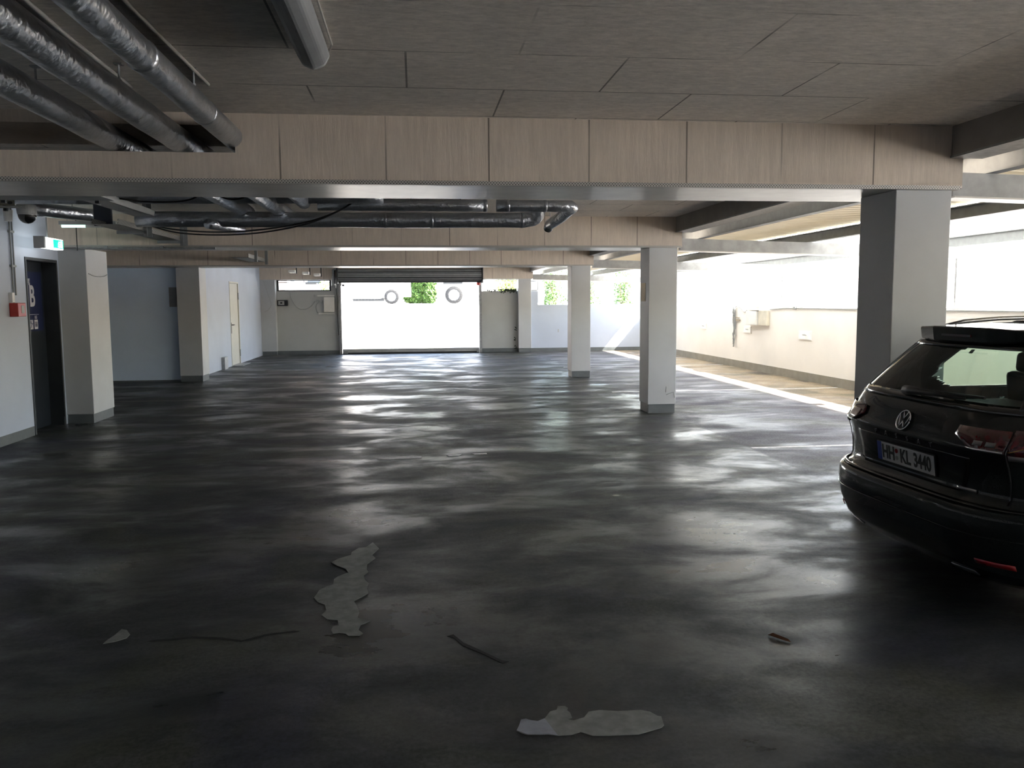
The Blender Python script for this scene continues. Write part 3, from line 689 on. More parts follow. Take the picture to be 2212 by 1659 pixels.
for x in (-4.0, -3.3, -2.8): under(cn, MB().box(x, x + .04, 11.52, 11.57, 2.325, 2.36).build('clip', M['steel_d']))
tag(MB().tube([(-4.32, 11.5, 2.30), (-4.32, 11.5, ZC)], .006, 6).build('drop_cable', M['black']), 'thin black drop cable in front of the second beam end', 'cable', None, 'thing')
# unlit tubular ceiling light at the top
cl = thing('tube_luminaire', 'grey unlit tubular luminaire on the ceiling at the top edge', 'lamp', (-.44, 3.0, 2.74))
prof = [(-.50, ZC), (-.515, 2.73), (-.49, 2.685), (-.44, 2.665), (-.39, 2.685), (-.365, 2.73), (-.38, ZC)]
under(cl, MB().prism(prof, 'y', 2.3, 4.02).build('body', simple('luminaire_grey', (.24, .25, .26), .5), bevel=.012))
under(cl, MB().prism([(x * .98 - .009, z) for x, z in prof], 'y', 4.02, 4.05).build('end_cap', M['grey'], bevel=.01))
under(cl, MB().tube([(-.352, 2.4, 2.765), (-.352, 3.98, 2.765), (-.375, 4.04, 2.74)], .005, 6).build('feed_cable', M['soffit']))

# ------------------------------------------------------------------ right wall things
def sign(y, z, w_, h_, lb):
    t = thing('bay_sign', lb, 'sign', (7.69, y, z), 'small white bay signs on the right wall')
    under(t, MB().box(7.684, 7.70, y - w_ / 2 - .02, y + w_ / 2 + .02, z - h_ / 2 - .015, z + h_ / 2 + .015).build('backing', M['wall_cream']))
    under(t, MB().box(7.676, 7.684, y - w_ / 2, y + w_ / 2, z - h_ / 2, z + h_ / 2).build('plate', simple('bright_sign_white', (.92, .92, .90), .4)))
    p = MB().box(7.674, 7.676, y - .09, y + .08, z + .0, z + .012).box(7.674, 7.676, y - .05, y + .09, z + .014, z + .022)
    under(t, p.build('print', M['grey'])); return t
sign(21.75, .92, .36, .12, 'farthest small white bay sign on the sunlit wall')
sign(18.75, .92, .40, .13, 'small white bay sign just below the junction boxes')
sign(15.85, .90, .50, .15, 'small white bay sign nearest the car column')
cb = thing('hanging_cable_bundle', 'thick grey cable bundle hanging down the right wall', 'cable bundle', (7.66, 19.5, 1))
rr = random.Random(5)
for k in range(6):
    pts = [(7.655 + rr.uniform(-.015, .015), 19.5 + rr.uniform(-.05, .05) + .03 * math.sin(i + k), 1.44 - i * (.95 - .06 * k) / 7) for i in range(8)]
    under(cb, MB().tube(pts, .013, 6).build('cable', M['steel_d' if k % 2 else 'grey'], smooth=True))
under(cb, MB().box(7.65, 7.69, 19.2, 19.42, 1.13, 1.15).box(7.65, 7.69, 19.25, 19.42, 1.19, 1.205).build('tap', simple('brass_fitting', (.35, .27, .16), .4, .5)))
cable([(7.68, 19.5, 1.44), (7.67, 19.3, 1.48), (7.67, 19.1, 1.40), (7.67, 18.9, 1.33), (7.67, 18.7, 1.40), (7.67, 18.5, 1.45), (7.68, 18.3, 1.42)], .010, 'loose grey cable loop from bundle to junction boxes', 'grey')
cable([(7.68, 17.5, 1.40), (7.68, 16.5, 1.435), (7.68, 14, 1.435), (7.68, 11, 1.435), (7.68, 7, 1.435)], .010, 'thin grey cable clipped along the top of the right wall', 'steel_d')
jb = thing('junction_cabinet', 'pair of pale junction boxes on the sunlit right wall', 'cabinet', (7.64, 18.0, 1.2))
under(jb, MB().box(7.58, 7.70, 18.02, 18.62, 1.05, 1.36).build('housing', M['white'], bevel=.005))
under(jb, MB().box(7.62, 7.70, 17.55, 18.0, 1.05, 1.38).build('housing', simple('beige_box', (.62, .59, .50), .6), bevel=.005))
under(jb, MB().box(7.60, 7.70, 17.9, 18.6, 1.38, 1.46).build('cover', M['white']))
for y in (16.3, 13.5): tag(MB().box(7.66, 7.70, y - .04, y + .04, 1.42, 1.47).build('cable_clip', M['steel_d']), ('far' if y > 15 else 'near') + ' small dark clip on the cable atop the right wall', 'clip', None, 'thing')
tag(MB().box(5.9 - 1.3, 4.63, YF - .006, YF, .62, .72).build('wall_switch', M['grey']), 'tiny grey switch plate on the white far wall', 'switch', None, 'thing')

# ------------------------------------------------------------------ floor markings and patches
def flat(poly, name, m, lb, cat, h=.002, grp=None):
    return tag(MB().prism(poly, 'z', .0005, h).build(name, m), lb, cat, grp, 'thing')
for y, x0, x1, lb in ((8.65, 3.62, 7.66, 'white bay line reaching under the rear corner of the car'), (14.45, 3.45, 7.66, 'white bay line passing behind the notice column'),
                      (20.2, 3.6, 7.66, 'white bay line behind the slim distant column'), (23.06, 3.75, 7.66, 'farthest thin white bay line before the far wall')):
    flat([(x0, y - .035), (x1, y - .035), (x1, y + .035), (x0, y + .035)], 'parking_line', M['line'], lb, 'bay line', .0015, 'white painted bay lines')
flat([(-8.9, 14.42), (-3.4, 14.42), (-3.4, 14.47), (-8.9, 14.47)], 'parking_line', simple('faded_line', (.16, .15, .12), .7), 'faded line on the floor in front of the bluish wall', 'bay line', .0015, None)
PA = [(-0.308, 5.553), (-0.261, 5.405), (-0.299, 5.268), (-0.274, 5.198), (-0.319, 5.079), (-0.316, 4.976), (-0.303, 4.924), (-0.327, 4.862), (-0.315, 4.782), (-0.289, 4.717), (-0.297, 4.644), (-0.283, 4.555), (-0.322, 4.491), (-0.354, 4.441), (-0.332, 4.359), (-0.315, 4.268), (-0.319, 4.195), (-0.252, 4.143), (-0.297, 4.098), (-0.303, 4.031), (-0.278, 3.988), (-0.293, 3.959), (-0.347, 3.966), (-0.362, 3.994), (-0.393, 4.009), (-0.422, 4.002), (-0.437, 4.048), (-0.431, 4.097), (-0.405, 4.101), (-0.416, 4.172), (-0.471, 4.196), (-0.505, 4.256), (-0.489, 4.329), (-0.506, 4.408), (-0.548, 4.453), (-0.575, 4.525), (-0.567, 4.579), (-0.56, 4.644), (-0.522, 4.704), (-0.491, 4.729), (-0.496, 4.822), (-0.478, 4.867), (-0.422, 4.934), (-0.444, 5.01), (-0.496, 5.068), (-0.544, 5.145), (-0.509, 5.212), (-0.433, 5.286), (-0.432, 5.351), (-0.393, 5.435), (-0.348, 5.445)]
PB = [(-1.496, 4.021), (-1.492, 4.069), (-1.478, 4.12), (-1.47, 4.197), (-1.44, 4.182), (-1.406, 4.122), (-1.407, 4.079), (-1.447, 4.042)]
PC = [(0.35, 2.968), (0.364, 3.005), (0.377, 3.049), (0.397, 3.052), (0.412, 3.039), (0.439, 3.028), (0.468, 3.046), (0.499, 3.101), (0.526, 3.11), (0.535, 3.14), (0.564, 3.134), (0.573, 3.119), (0.566, 3.101), (0.574, 3.081), (0.575, 3.036), (0.557, 3.031), (0.575, 3.018), (0.621, 3.037), (0.648, 3.079), (0.691, 3.086), (0.762, 3.068), (0.852, 3.066), (0.885, 3.048), (0.905, 3.012), (0.918, 3.006), (0.909, 2.939), (0.893, 2.923), (0.844, 2.905), (0.796, 2.887), (0.754, 2.889), (0.683, 2.892), (0.624, 2.899), (0.6, 2.919), (0.585, 2.931), (0.546, 2.915), (0.497, 2.915), (0.464, 2.929), (0.422, 2.931), (0.387, 2.936), (0.367, 2.949)]
PD = [(-0.414, 8.592), (-0.328, 8.644), (-0.208, 8.692), (-0.063, 8.738), (0.042, 8.695), (0.041, 8.575), (-0.11, 8.571), (-0.301, 8.548)]
PE = [(0.3, 8.723), (0.384, 8.822), (0.468, 8.753), (0.424, 8.636), (0.327, 8.638)]
PF = [(0.58, 8.763), (0.731, 8.768), (0.731, 8.712), (0.601, 8.705)]
PG = [(-2.829, 12.665), (-2.713, 12.753), (-2.527, 12.667), (-2.639, 12.553), (-2.765, 12.522)]
PH = [(-3.136, 11.848), (-3.062, 11.929), (-3.022, 11.83), (-3.101, 11.774)]
grp = 'bare patches worn into the floor coating'
flat(PA, 'floor_patch', M['patch'], 'long jagged bare patch in the middle of the near floor', 'floor patch', .003, grp)
flat(PB, 'floor_patch', M['patch'], 'small bean shaped bare patch on the near left floor', 'floor patch', .003, grp)
flat([p for p in PC], 'floor_patch', M['patch'], 'wide bare patch at the bottom with a bluish white left end', 'floor patch', .003, grp)
fp = MB().prism([PC[i] for i in (0, 1, 2, 3, 4, 5, 6)] + [(PC[6][0] + .02, PC[6][1] - .09), PC[35], PC[36], PC[37], PC[38]], 'z', .003, .0045)
under_c = fp.build('filler_smear', M['patch_w']); tag(under_c, 'bluish white filler smear on the left end of the bottom patch', 'floor patch', grp, 'thing')
for p, lb in ((PD, 'long thin pale flake on the floor in the gate reflection'), (PE, 'short pale flake right of the long thin one'), (PF, 'tiny thin flake farthest right in its row')):
    flat(p, 'floor_patch', M['line'], lb, 'floor patch', .003, grp)
flat(PG, 'floor_patch', M['patch'], 'pale crumbled flake on the floor in front of the bluish wall', 'floor patch', .003, grp)
flat(PH, 'floor_patch', M['patch'], 'smallest pale flake on the left floor beyond the white pier', 'floor patch', .003, grp)
lf = MB(); lf.add([(1.655, 3.71, .004), (1.675, 3.70, .016), (1.72, 3.63, .012), (1.725, 3.61, .004), (1.70, 3.64, .004)], [(0, 1, 2, 3, 4)])
tag(lf.build('dry_leaf', simple('dry_leaf_brown', (.15, .06, .03), .7), solid=.002), 'curled brown dry leaf on the near right floor', 'leaf', None, 'thing')
def crack(pts, lb, w_=.012):
    rr = random.Random(len(lb)); poly = []
    n = len(pts)
    up = [(x, y + w_ * rr.uniform(.3, 1)) for x, y in pts]; dn = [(x, y - w_ * rr.uniform(.3, 1)) for x, y in pts][::-1]
    flat([(pts[0][0] - .03, pts[0][1])] + up + [(pts[-1][0] + .03, pts[-1][1])] + dn, 'floor_crack', simple('dark_crack', (.006, .006, .007), .9), lb, 'crack', .0015)
crack([(-1.27, 4.03), (-1.1, 4.05), (-.95, 4.02), (-.85, 3.97), (-.75, 4.03), (-.62, 4.06)], 'dark wavy crack on the floor left of the jagged patch')
crack([(.157, 3.90), (.2, 3.80), (.27, 3.70), (.36, 3.58)], 'dark diagonal smear mark on the near central floor', .03)

# ------------------------------------------------------------------ the parked car (local axes: +x forward, +y left)
CAR = thing('parked_car', 'dark green black estate car parked in front of the large grey column', 'car', (2.575, 4.25, 0), rz=R(1.2))
CH = dict(n=4.2, R=1.0)
def lerp_tab(tab, z):
    if z <= tab[0][0]: return tab[0][1:]
    for a, b_ in zip(tab, tab[1:]):
        if z <= b_[0]:
            t = (z - a[0]) / (b_[0] - a[0]); return tuple(p + (q - p) * t for p, q in zip(a[1:], b_[1:]))
    return tab[-1][1:]
# z: rear, front, half width
TAB = [(.20, .20, 4.55, .80), (.24, .12, 4.62, .855), (.30, .055, 4.68, .885), (.40, .015, 4.72, .905), (.52, .0, 4.74, .912), (.585, .006, 4.74, .915), (.605, .03, 4.74, .912),
       (.62, .085, 4.735, .905), (.66, .10, 4.72, .904), (.74, .098, 4.66, .907), (.83, .078, 4.50, .908), (.868, .060, 4.35, .905), (.885, .062, 4.22, .903), (.93, .082, 3.95, .895), (.99, .105, 3.55, .88),
       (1.03, .125, 3.35, .865), (1.06, .145, 3.27, .848), (1.12, .195, 3.12, .815), (1.20, .265, 2.95, .772), (1.28, .338, 2.78, .727), (1.35, .405, 2.62, .682), (1.39, .44, 2.5, .648),
       (1.42, .47, 2.38, .60), (1.44, .50, 2.25, .54), (1.455, .56, 2.1, .45), (1.465, .68, 1.95, .32), (1.47, .85, 1.8, .15)]
TABS = TAB
def outline(z, side=1):
    """half outline at height z: rear centre -> rear corner -> side -> front centre, as (x, y)"""
    xr, xf, w_ = lerp_tab(TABS, z); n = CH['n']; Rr = CH['R']; pts = []
    for i in range(17):
        s = i / 16 * .84; pts.append((xr + Rr * (1 - (1 - s ** n) ** (1 / n)), w_ * s))
    q0 = (1 - .84 ** n) ** (1 / n)
    for i in range(1, 15):
        q = q0 * (1 - i / 14); pts.append((xr + Rr * (1 - q), w_ * (1 - q ** n) ** (1 / n)))
    xa = xr + Rr; xb = xf - Rr
    for i in range(1, 31): pts.append((xa + (xb - xa) * i / 30, w_))
    for i in range(1, 13):
        q = q0 * i / 12; pts.append((xb + Rr * q, w_ * (1 - q ** n) ** (1 / n)))
    for i in range(1, 8):
        s = .84 * (1 - i / 7); pts.append((xb + Rr * (1 - s ** n) ** (1 / n), w_ * s))
    return [(x, y * side) for x, y in pts]
def arc(pts):
    a = [0]
    for p, q in zip(pts, pts[1:]): a.append(a[-1] + math.hypot(q[0] - p[0], q[1] - p[1]))
    return a
def at_s(z, s, side):
    pts = outline(z, side); a = arc(pts); s = max(0, min(s, a[-1]))
    for i in range(len(a) - 1):
        if s <= a[i + 1] + 1e-9:
            t = (s - a[i]) / max(1e-9, a[i + 1] - a[i]); p, q = pts[i], pts[i + 1]
            return (p[0] + (q[0] - p[0]) * t, p[1] + (q[1] - p[1]) * t, z)
def surf(z, s, off):
    side = 1 if s >= 0 else -1; s = abs(s)
    p = Vector(at_s(z, s, side)); p2 = Vector(at_s(z, s + .01, side)); p3 = Vector(at_s(z + .01, s, side))
    if (p2 - p).length < 1e-6: p2 = p + Vector((0, .01 * side, 0))
    nrm = (p2 - p).cross(p3 - p).normalized()
    c = Vector((2.3, 0, .8))
    if (p - c).dot(nrm) < 0: nrm = -nrm
    return p + nrm * off
def patch_car(name, rows, m, off=.004, cols=24, thick=.004, parent=None, smooth=True):
    """rows: (z, s_from, s_to) along the body skin; s is measured from the rear centre, positive to the car's left"""
    rr = []
    for a, b_ in zip(rows, rows[1:]):
        k = max(1, int((b_[0] - a[0]) / .03)); rr += [tuple(a[j] + (b_[j] - a[j]) * i / k for j in range(3)) for i in range(k)]
    rr.append(rows[-1]); vs = []; fs = []
    for z, s0, s1 in rr:
        for i in range(cols + 1): vs.append(surf(z, s0 + (s1 - s0) * i / cols, off))
    for r_ in range(len(rr) - 1):
        for i in range(cols):
            a = r_ * (cols + 1) + i; fs.append((a, a + 1, a + cols + 2, a + cols + 1))
    o = MB().add(vs, fs).build(name, m, parent or CAR, smooth=smooth)
    if thick:
        q = o.modifiers.new('solid', 'SOLIDIFY'); q.thickness = thick; q.offset = 0
    return o
def side_s(z, x):
    """arc length at which the side reaches local x"""
    pts = outline(z); a = arc(pts)
    for i in range(len(pts) - 1):
        if pts[i][1] > .5 * lerp_tab(TABS, z)[2] and pts[i][0] <= x <= pts[i + 1][0]:
            return a[i] + (a[i + 1] - a[i]) * (x - pts[i][0]) / max(1e-9, pts[i + 1][0] - pts[i][0])
    return a[-1]
REARWIN = [(1.065, .70), (1.10, .685), (1.20, .635), (1.30, .585), (1.365, .54)]     # z, half arc length
SIDEWIN = [((1.03, .95, 1.62), (1.10, .80, 1.60), (1.22, .84, 1.56), (1.32, .98, 1.52), (1.365, 1.15, 1.50)),
           ((1.02, 1.70, 2.52), (1.20, 1.66, 2.46), (1.365, 1.60, 2.40)),
           ((1.01, 2.60, 3.22), (1.12, 2.57, 3.02), (1.24, 2.55, 2.82), (1.345, 2.5, 2.66))]
def in_rows(rows, z, v0, v1=None):
    if not rows[0][0] <= z <= rows[-1][0]: return False
    t = lerp_tab(rows, z)
    return (abs(v0) <= t[0]) if len(t) == 1 else t[0] <= v0 <= t[1]
zs = sorted(set([t[0] for t in TAB] + [.20 + .03 * i for i in range(42)] + [1.03, 1.365, 1.08]))
zs = [z for i, z in enumerate(zs) if i == 0 or z - zs[i - 1] > .006]
body = MB(); bump_ = MB(); NB = None
for side in (1, -1):
    ring = []
    for z in zs:
        o = outline(z, side); ring.append([(x, y, z) for x, y in o])
    NB = len(ring[0])
    for i in range(len(zs) - 1):
        # refine along the outline so that the openings come out clean
        A, B_ = ring[i], ring[i + 1]; zc = (zs[i] + zs[i + 1]) / 2; aa = arc([p[:2] for p in A])
        for k in range(NB - 1):
            sub = max(1, int((aa[k + 1] - aa[k]) / .03))
            for j in range(sub):
                t0, t1 = j / sub, (j + 1) / sub
                q = [tuple(Vector(P_[k]).lerp(Vector(P_[k + 1]), t)) for P_, t in ((A, t0), (A, t1), (B_, t1), (B_, t0))]
                xm = sum(p[0] for p in q) / 4; ym = sum(p[1] for p in q) / 4; s_ = aa[k] + (aa[k + 1] - aa[k]) * (t0 + t1) / 2
                if in_rows(REARWIN, zc, s_) and xm < 1: continue
                if abs(ym) > .5 and any(in_rows(rw, zc, xm) for rw in SIDEWIN): continue
                if xm > 2.4 and zc > 1.03 and zc < 1.36 and abs(ym) < .55 + (1.4 - zc) * .4: continue
                if abs(ym) > .6 and (math.hypot(xm - 1.04, zc - .33) < .375 or math.hypot(xm - 3.83, zc - .33) < .375): continue
                (bump_ if zc < .612 and xm < .62 else body).add(q, [(0, 1, 2, 3)])
bz = TAB[-1]
top = [(x, y, 1.47) for x, y in outline(1.47)] + [(x, y, 1.47) for x, y in outline(1.47, -1)][::-1]
body.add([(p[0], p[1], 1.471) for p in top], [tuple(range(len(top)))])
def welded(o):
    bm = bmesh.new(); bm.from_mesh(o.data); bmesh.ops.remove_doubles(bm, verts=bm.verts, dist=.0008)
    bmesh.ops.recalc_face_normals(bm, faces=bm.faces); bm.to_mesh(o.data); bm.free()
    for p in o.data.polygons: p.use_smooth = True
    return o
bo = welded(body.build('bodywork', M['paint'], CAR))
bu = welded(bump_.build('rear_bumper', M['paint'], CAR))
for o in (bo, bu):
    q = o.modifiers.new('solid', 'SOLIDIFY'); q.thickness = .006; q.offset = -1
# underside and cabin lining
lin = MB().box(.55, 4.3, -.70, .70, .22, .27); lin.build('underbody', M['c_plastic'], CAR)
cab = MB().box(.30, 1.25, -.70, .70, .92, .96); cab.build('luggage_cover', M['seat'], CAR)
cab = MB().box(.22, 4.3, -.72, .72, .55, .60).box(1.3, 3.2, -.70, .70, .60, .72).box(3.05, 3.4, -.70, .70, .6, .98); cab.build('cabin_floor', M['seat'], CAR)
for y in (-.47, 0, .47):
    s_ = MB().prism([(1.22, .90), (1.34, .90), (1.30, 1.14), (1.20, 1.14)], 'y', y - .22, y + .22).build('rear_seat_back', M['seat'], CAR, bevel=.03)
    if y: MB().prism([(1.19, 1.14), (1.28, 1.14), (1.27, 1.27), (1.20, 1.27)], 'y', y - .13, y + .13).build('headrest', M['seat'], s_, bevel=.03)
for y in (-.38, .38):
    s_ = MB().prism([(2.10, .65), (2.28, .65), (2.10, 1.16), (1.98, 1.16)], 'y', y - .24, y + .24).build('front_seat_back', M['seat'], CAR, bevel=.04)
    MB().prism([(1.94, 1.17), (2.04, 1.17), (2.03, 1.32), (1.95, 1.32)], 'y', y - .13, y + .13).build('headrest', M['seat'], s_, bevel=.03)
# headliner keeps the roof dark from inside
rw = MB().box(.62, 2.3, -.55, .55, 1.40, 1.41).build('headliner', M['seat'], CAR)
# glass and its dark borders
patch_car('rear_window', [(z, -h_, h_) for z, h_ in REARWIN], M['glass'], .002, 30, 0)
bd = .045
for sg_ in (1, -1):
    patch_car('window_border', [(z, sg_ * (h_ - bd), sg_ * (h_ + .03)) for z, h_ in REARWIN], M['c_black'], .005, 6, .003)
patch_car('window_border', [(1.045, -.72, .72), (1.085, -.72, .72)], M['c_black'], .005, 30, .003)
patch_car('window_border', [(1.335, -.58, .58), (1.375, -.56, .56)], M['c_black'], .005, 30, .003)
for sg_ in (1, -1):
    for rw in SIDEWIN:
        patch_car('side_window', [(z, sg_ * side_s(z, a), sg_ * side_s(z, b_)) for z, a, b_ in rw], M['glass'], .002, 12, 0)
    patch_car('window_chrome_strip', [(1.005, sg_ * side_s(1.01, .80), sg_ * side_s(1.01, 3.2)), (1.02, sg_ * side_s(1.02, .80), sg_ * side_s(1.02, 3.2))], M['chrome'], .006, 40, .004)
    patch_car('pillar_cover', [(1.02, sg_ * side_s(1.02, 1.60), sg_ * side_s(1.02, 1.72)), (1.37, sg_ * side_s(1.37, 1.48), sg_ * side_s(1.37, 1.62))], M['c_black'], .006, 6, .004)
    patch_car('pillar_cover', [(1.02, sg_ * side_s(1.02, 2.50), sg_ * side_s(1.02, 2.62)), (1.37, sg_ * side_s(1.37, 2.38), sg_ * side_s(1.37, 2.52))], M['c_black'], .006, 6, .004)
    # tailgate seam, then a satin strip standing in for light on the pillar edge
    patch_car('tailgate_seam', [(1.00, sg_ * .83, sg_ * .838), (1.06, sg_ * .80, sg_ * .808), (1.20, sg_ * .715, sg_ * .723), (1.34, sg_ * .62, sg_ * .628)], M['c_plastic'], .002, 2, .002)
    patch_car('pillar_edge_glint', [(1.02, sg_ * .845, sg_ * .862), (1.10, sg_ * .805, sg_ * .822), (1.22, sg_ * .735, sg_ * .750), (1.33, sg_ * .66, sg_ * .675)], M['chrome_d'], .004, 3, .003)
    # tail lamps: inner half on the tailgate, outer half wraps the corner
    lamp_i = patch_car('tail_lamp', [(.872, sg_ * .62, sg_ * .69), (.885, sg_ * .50, sg_ * .69), (.93, sg_ * .41, sg_ * .69), (.975, sg_ * .42, sg_ * .69)], M['tail'], .008, 16, .012)
    lamp_o = patch_car('tail_lamp', [(.848, sg_ * .70, sg_ * 1.02), (.90, sg_ * .70, sg_ * 1.16), (.95, sg_ * .70, sg_ * 1.22), (.982, sg_ * .70, sg_ * 1.24)], M['tail'], .008, 24, .012)
    if sg_ > 0:
        patch_car('lens_reflection', [(.880, .53, .60), (.90, .475, .60), (.945, .455, .575)], M['tail_glint'], .017, 12, .004, lamp_i)  # reflection of the bright bay painted as a patch, left lamp only
    patch_car('lens_stripe', [(.872, sg_ * .55, sg_ * .685), (.880, sg_ * .50, sg_ * .685)], M['chrome'], .016, 10, .003, lamp_i)
    patch_car('lens_stripe', [(.852, sg_ * .71, sg_ * 1.0), (.868, sg_ * .71, sg_ * 1.01)], M['chrome_d'], .016, 12, .003, lamp_o)
    patch_car('lens_stripe', [(.880, sg_ * .705, sg_ * .715), (.920, sg_ * .80, sg_ * .812), (.928, sg_ * .83, sg_ * .86)], M['lamp_line'], .017, 3, .003, lamp_o)
    for s0 in (.535, .60): patch_car('lens_block', [(.892, sg_ * s0, sg_ * (s0 + .045)), (.914, sg_ * s0, sg_ * (s0 + .045))], M['chrome_d'], .017, 3, .003, lamp_i)
    patch_car('bumper_reflector', [(.335, sg_ * .60, sg_ * .78), (.360, sg_ * .60, sg_ * .78)], M['reflex'], .006, 6, .004)
    patch_car('exhaust_trim', [(.255, sg_ * .42, sg_ * .56), (.282, sg_ * .42, sg_ * .56)], M['chrome_d'], .004, 8, .004)
    rail = [Vector(surf(1.40 + dz, side_s(1.40, x) * sg_, .0)) + Vector((0, 0, .035 + dz * 0)) for x, dz in ((.75, -.02), (.95, 0), (1.6, .01), (2.3, .0), (2.45, -.03))]
    MB().tube([(x, sg_ * .575, z) for x, z in ((.70, 1.435), (.82, 1.462), (1.05, 1.478), (1.6, 1.488), (2.1, 1.482), (2.3, 1.455))], .014, 10).build('roof_rail', M['chrome_d'], CAR, smooth=True)
    mi = MB().lathe([(0, -.09), (.07, -.08), (.085, 0), (.06, .07), (0, .08)], (2.95, sg_ * 1.0, 1.04), 'y', 20)
    mi.build('door_mirror', M['paint'], CAR, smooth=True)
patch_car('rear_window_defroster_label', [(1.31, -.12, -.09), (1.33, -.12, -.09)], M['grey'], .001, 2, 0)
patch_car('bumper_seam', [(.604, -.86, .86), (.612, -.86, .86)], M['c_black'], .003, 40, .004)
patch_car('bumper_crease', [(.470, -1.1, 1.1), (.478, -1.1, 1.1)], M['paint'], .006, 50, .004)
patch_car('plate_recess', [(.645, -.42, .42), (.66, -.46, .46), (.82, -.50, .50), (.828, -.50, .50)], M['c_black'], .0015, 30, .002)
patch_car('diesel_badge', [(.655, -.53, -.41), (.672, -.53, -.41)], M['chrome_d'], .005, 8, .003)
patch_car('tailgate_gap', [(.625, -.700, -.694), (.97, -.700, -.694)], M['c_black'], .010, 2, .004)
patch_car('tailgate_gap', [(.625, .694, .700), (.97, .694, .700)], M['c_black'], .010, 2, .004)
# roof spoiler
def spl(y, x0, x1, z0, z1): return [(x0, y, z1 - .012), (x0 + .01, y, z0), (x1, y, z0 + .02), (x1, y, z1)]
ys = [-.47, -.45, -.38, -.22, 0, .22, .38, .45, .47]; vs = []; fs = []
for y in ys:
    e = (abs(y) / .47) ** 5; vs += spl(y, .365 + .10 * e, .66, 1.362 + .03 * e, 1.462 - .022 * e)
for i in range(len(ys) - 1):
    for k in range(4): fs.append((i * 4 + k, i * 4 + (k + 1) % 4, i * 4 + 4 + (k + 1) % 4, i * 4 + 4 + k))
fs += [(0, 1, 2, 3), tuple(range((len(ys) - 1) * 4, len(ys) * 4))]
sp = MB().add(vs, fs).build('roof_spoiler', M['paint'], CAR, bevel=.01)
MB().box(.352, .358, -.12, .12, 1.398, 1.410).build('brake_light', M['tail'], sp)
# rear wiper
wp = [surf(z, s_, .022) for z, s_ in ((1.075, .0), (1.078, -.2), (1.075, -.40))]
MB().tube([surf(1.085, .12, .018), surf(1.08, .05, .034), surf(1.083, -.15, .032), surf(1.088, -.36, .022)], [.028, .024, .013, .009], 10).build('wiper_arm', M['c_plastic'], CAR, smooth=True)
MB().tube([surf(1.098, .02, .016), surf(1.10, -.20, .018), surf(1.105, -.46, .014)], .008, 6).build('wiper_blade', M['black'], CAR)
# emblem: ring with the two letters
def rear_frame(z, a=0, off=.006):
    """reads left to right when seen from behind"""
    p = surf(z, a, off); up = (Vector(surf(z + .03, a, off)) - Vector(surf(z - .03, a, off))).normalized()
    return frame4(p, (0, -1, 0), up)
F0 = rear_frame(.938, .012, .008)
em = MB(); ring = [F0 @ Vector((.056 * math.cos(t), .056 * math.sin(t), .004)) for t in [i * 2 * math.pi / 32 for i in range(33)]]
em.tube(ring, .0048, 8)
def st(p, q): em.tube([F0 @ Vector((*p, .004)), F0 @ Vector((*q, .004))], .0042, 6)
st((-.020, .050), (0, .006)); st((0, .006), (.020, .050))
st((-.044, .032), (-.020, -.044)); st((-.020, -.044), (0, -.004)); st((0, -.004), (.020, -.044)); st((.020, -.044), (.044, .032))
em.build('emblem', M['chrome'], CAR, smooth=True)
bk = MB().lathe([(0, 0), (.056, 0), (.056, .003), (0, .003)], (0, 0, 0), 'z', 32); o = bk.build('emblem_disc', M['c_black'], CAR); o.data.transform(F0)
for ch, a in zip('PASSAT', (.25, .15, .05, -.05, -.15, -.25)):
    o = text_mesh('model_letter', ch, .036, M['chrome'], None, rear_frame(.853, a, .009), 1.1, .0012, .002); o.parent = CAR
# number plate
PF = rear_frame(.742, 0, .012)
pl_ = MB().box(-.262, .262, -.058, .058, -.004, .004).build('plate_holder', M['c_plastic'], CAR); pl_.data.transform(PF)
pp = MB().box(-.258, .258, -.053, .053, .004, .006).build('number_plate', M['plate'], CAR, bevel=.001); pp.data.transform(PF)
o = MB().box(-.258, -.216, -.053, .053, .006, .007).build('country_band', M['plate_blue'], pp); o.data.transform(PF)
for txt, x, sx_ in (('HH', -.150, .78), ('KL', .008, .78), ('3440', .158, .70)):
    o = text_mesh('plate_lettering', txt, .107, M['plate_ink'], None, PF @ Matrix.Translation((x, -.002, .0072)), sx_, .003, .0008); o.parent = pp
for yy_ in (.022, -.018):
    o = MB().lathe([(0, 0), (.013, 0), (.013, .002), (0, .002)], (-.072, yy_, .006), 'z', 16).build('plate_seal', M['chrome_d'] if yy_ < 0 else M['reflex'], pp); o.data.transform(PF)
# wheels
for x in (1.04, 3.83):
    for sg_ in (1, -1):
        y = sg_ * .80
        ty = MB().lathe([(.20, -.10), (.30, -.11), (.325, -.08), (.33, 0), (.325, .08), (.30, .11), (.20, .10)], (x, y, .33), 'y', 36).build('wheel', M['rubber'], CAR, smooth=True)
        rm = MB().lathe([(.0, .02), (.05, .02), (.06, -.02), (.20, -.03), (.215, .08), (.225, .10), (.23, .10)], (x, y, .33), 'y', 36) if sg_ > 0 else MB().lathe([(.0, -.02), (.05, -.02), (.06, .02), (.20, .03), (.215, -.08), (.225, -.10), (.23, -.10)], (x, y, .33), 'y', 36)
        for k in range(10):
            a = k * math.pi / 5; rm.tube([(x + .04 * math.cos(a), y + sg_ * .05, .33 + .04 * math.sin(a)), (x + .215 * math.cos(a), y + sg_ * .07, .33 + .215 * math.sin(a))], .013, 6)
        rm.build('rim', M['rim'], ty)
        MB().lathe([(.375, -.10), (.39, .06)] if sg_ > 0 else [(.375, .10), (.39, -.06)], (x, sg_ * .82, .33), 'y', 30).build('wheel_arch', M['c_plastic'], CAR)

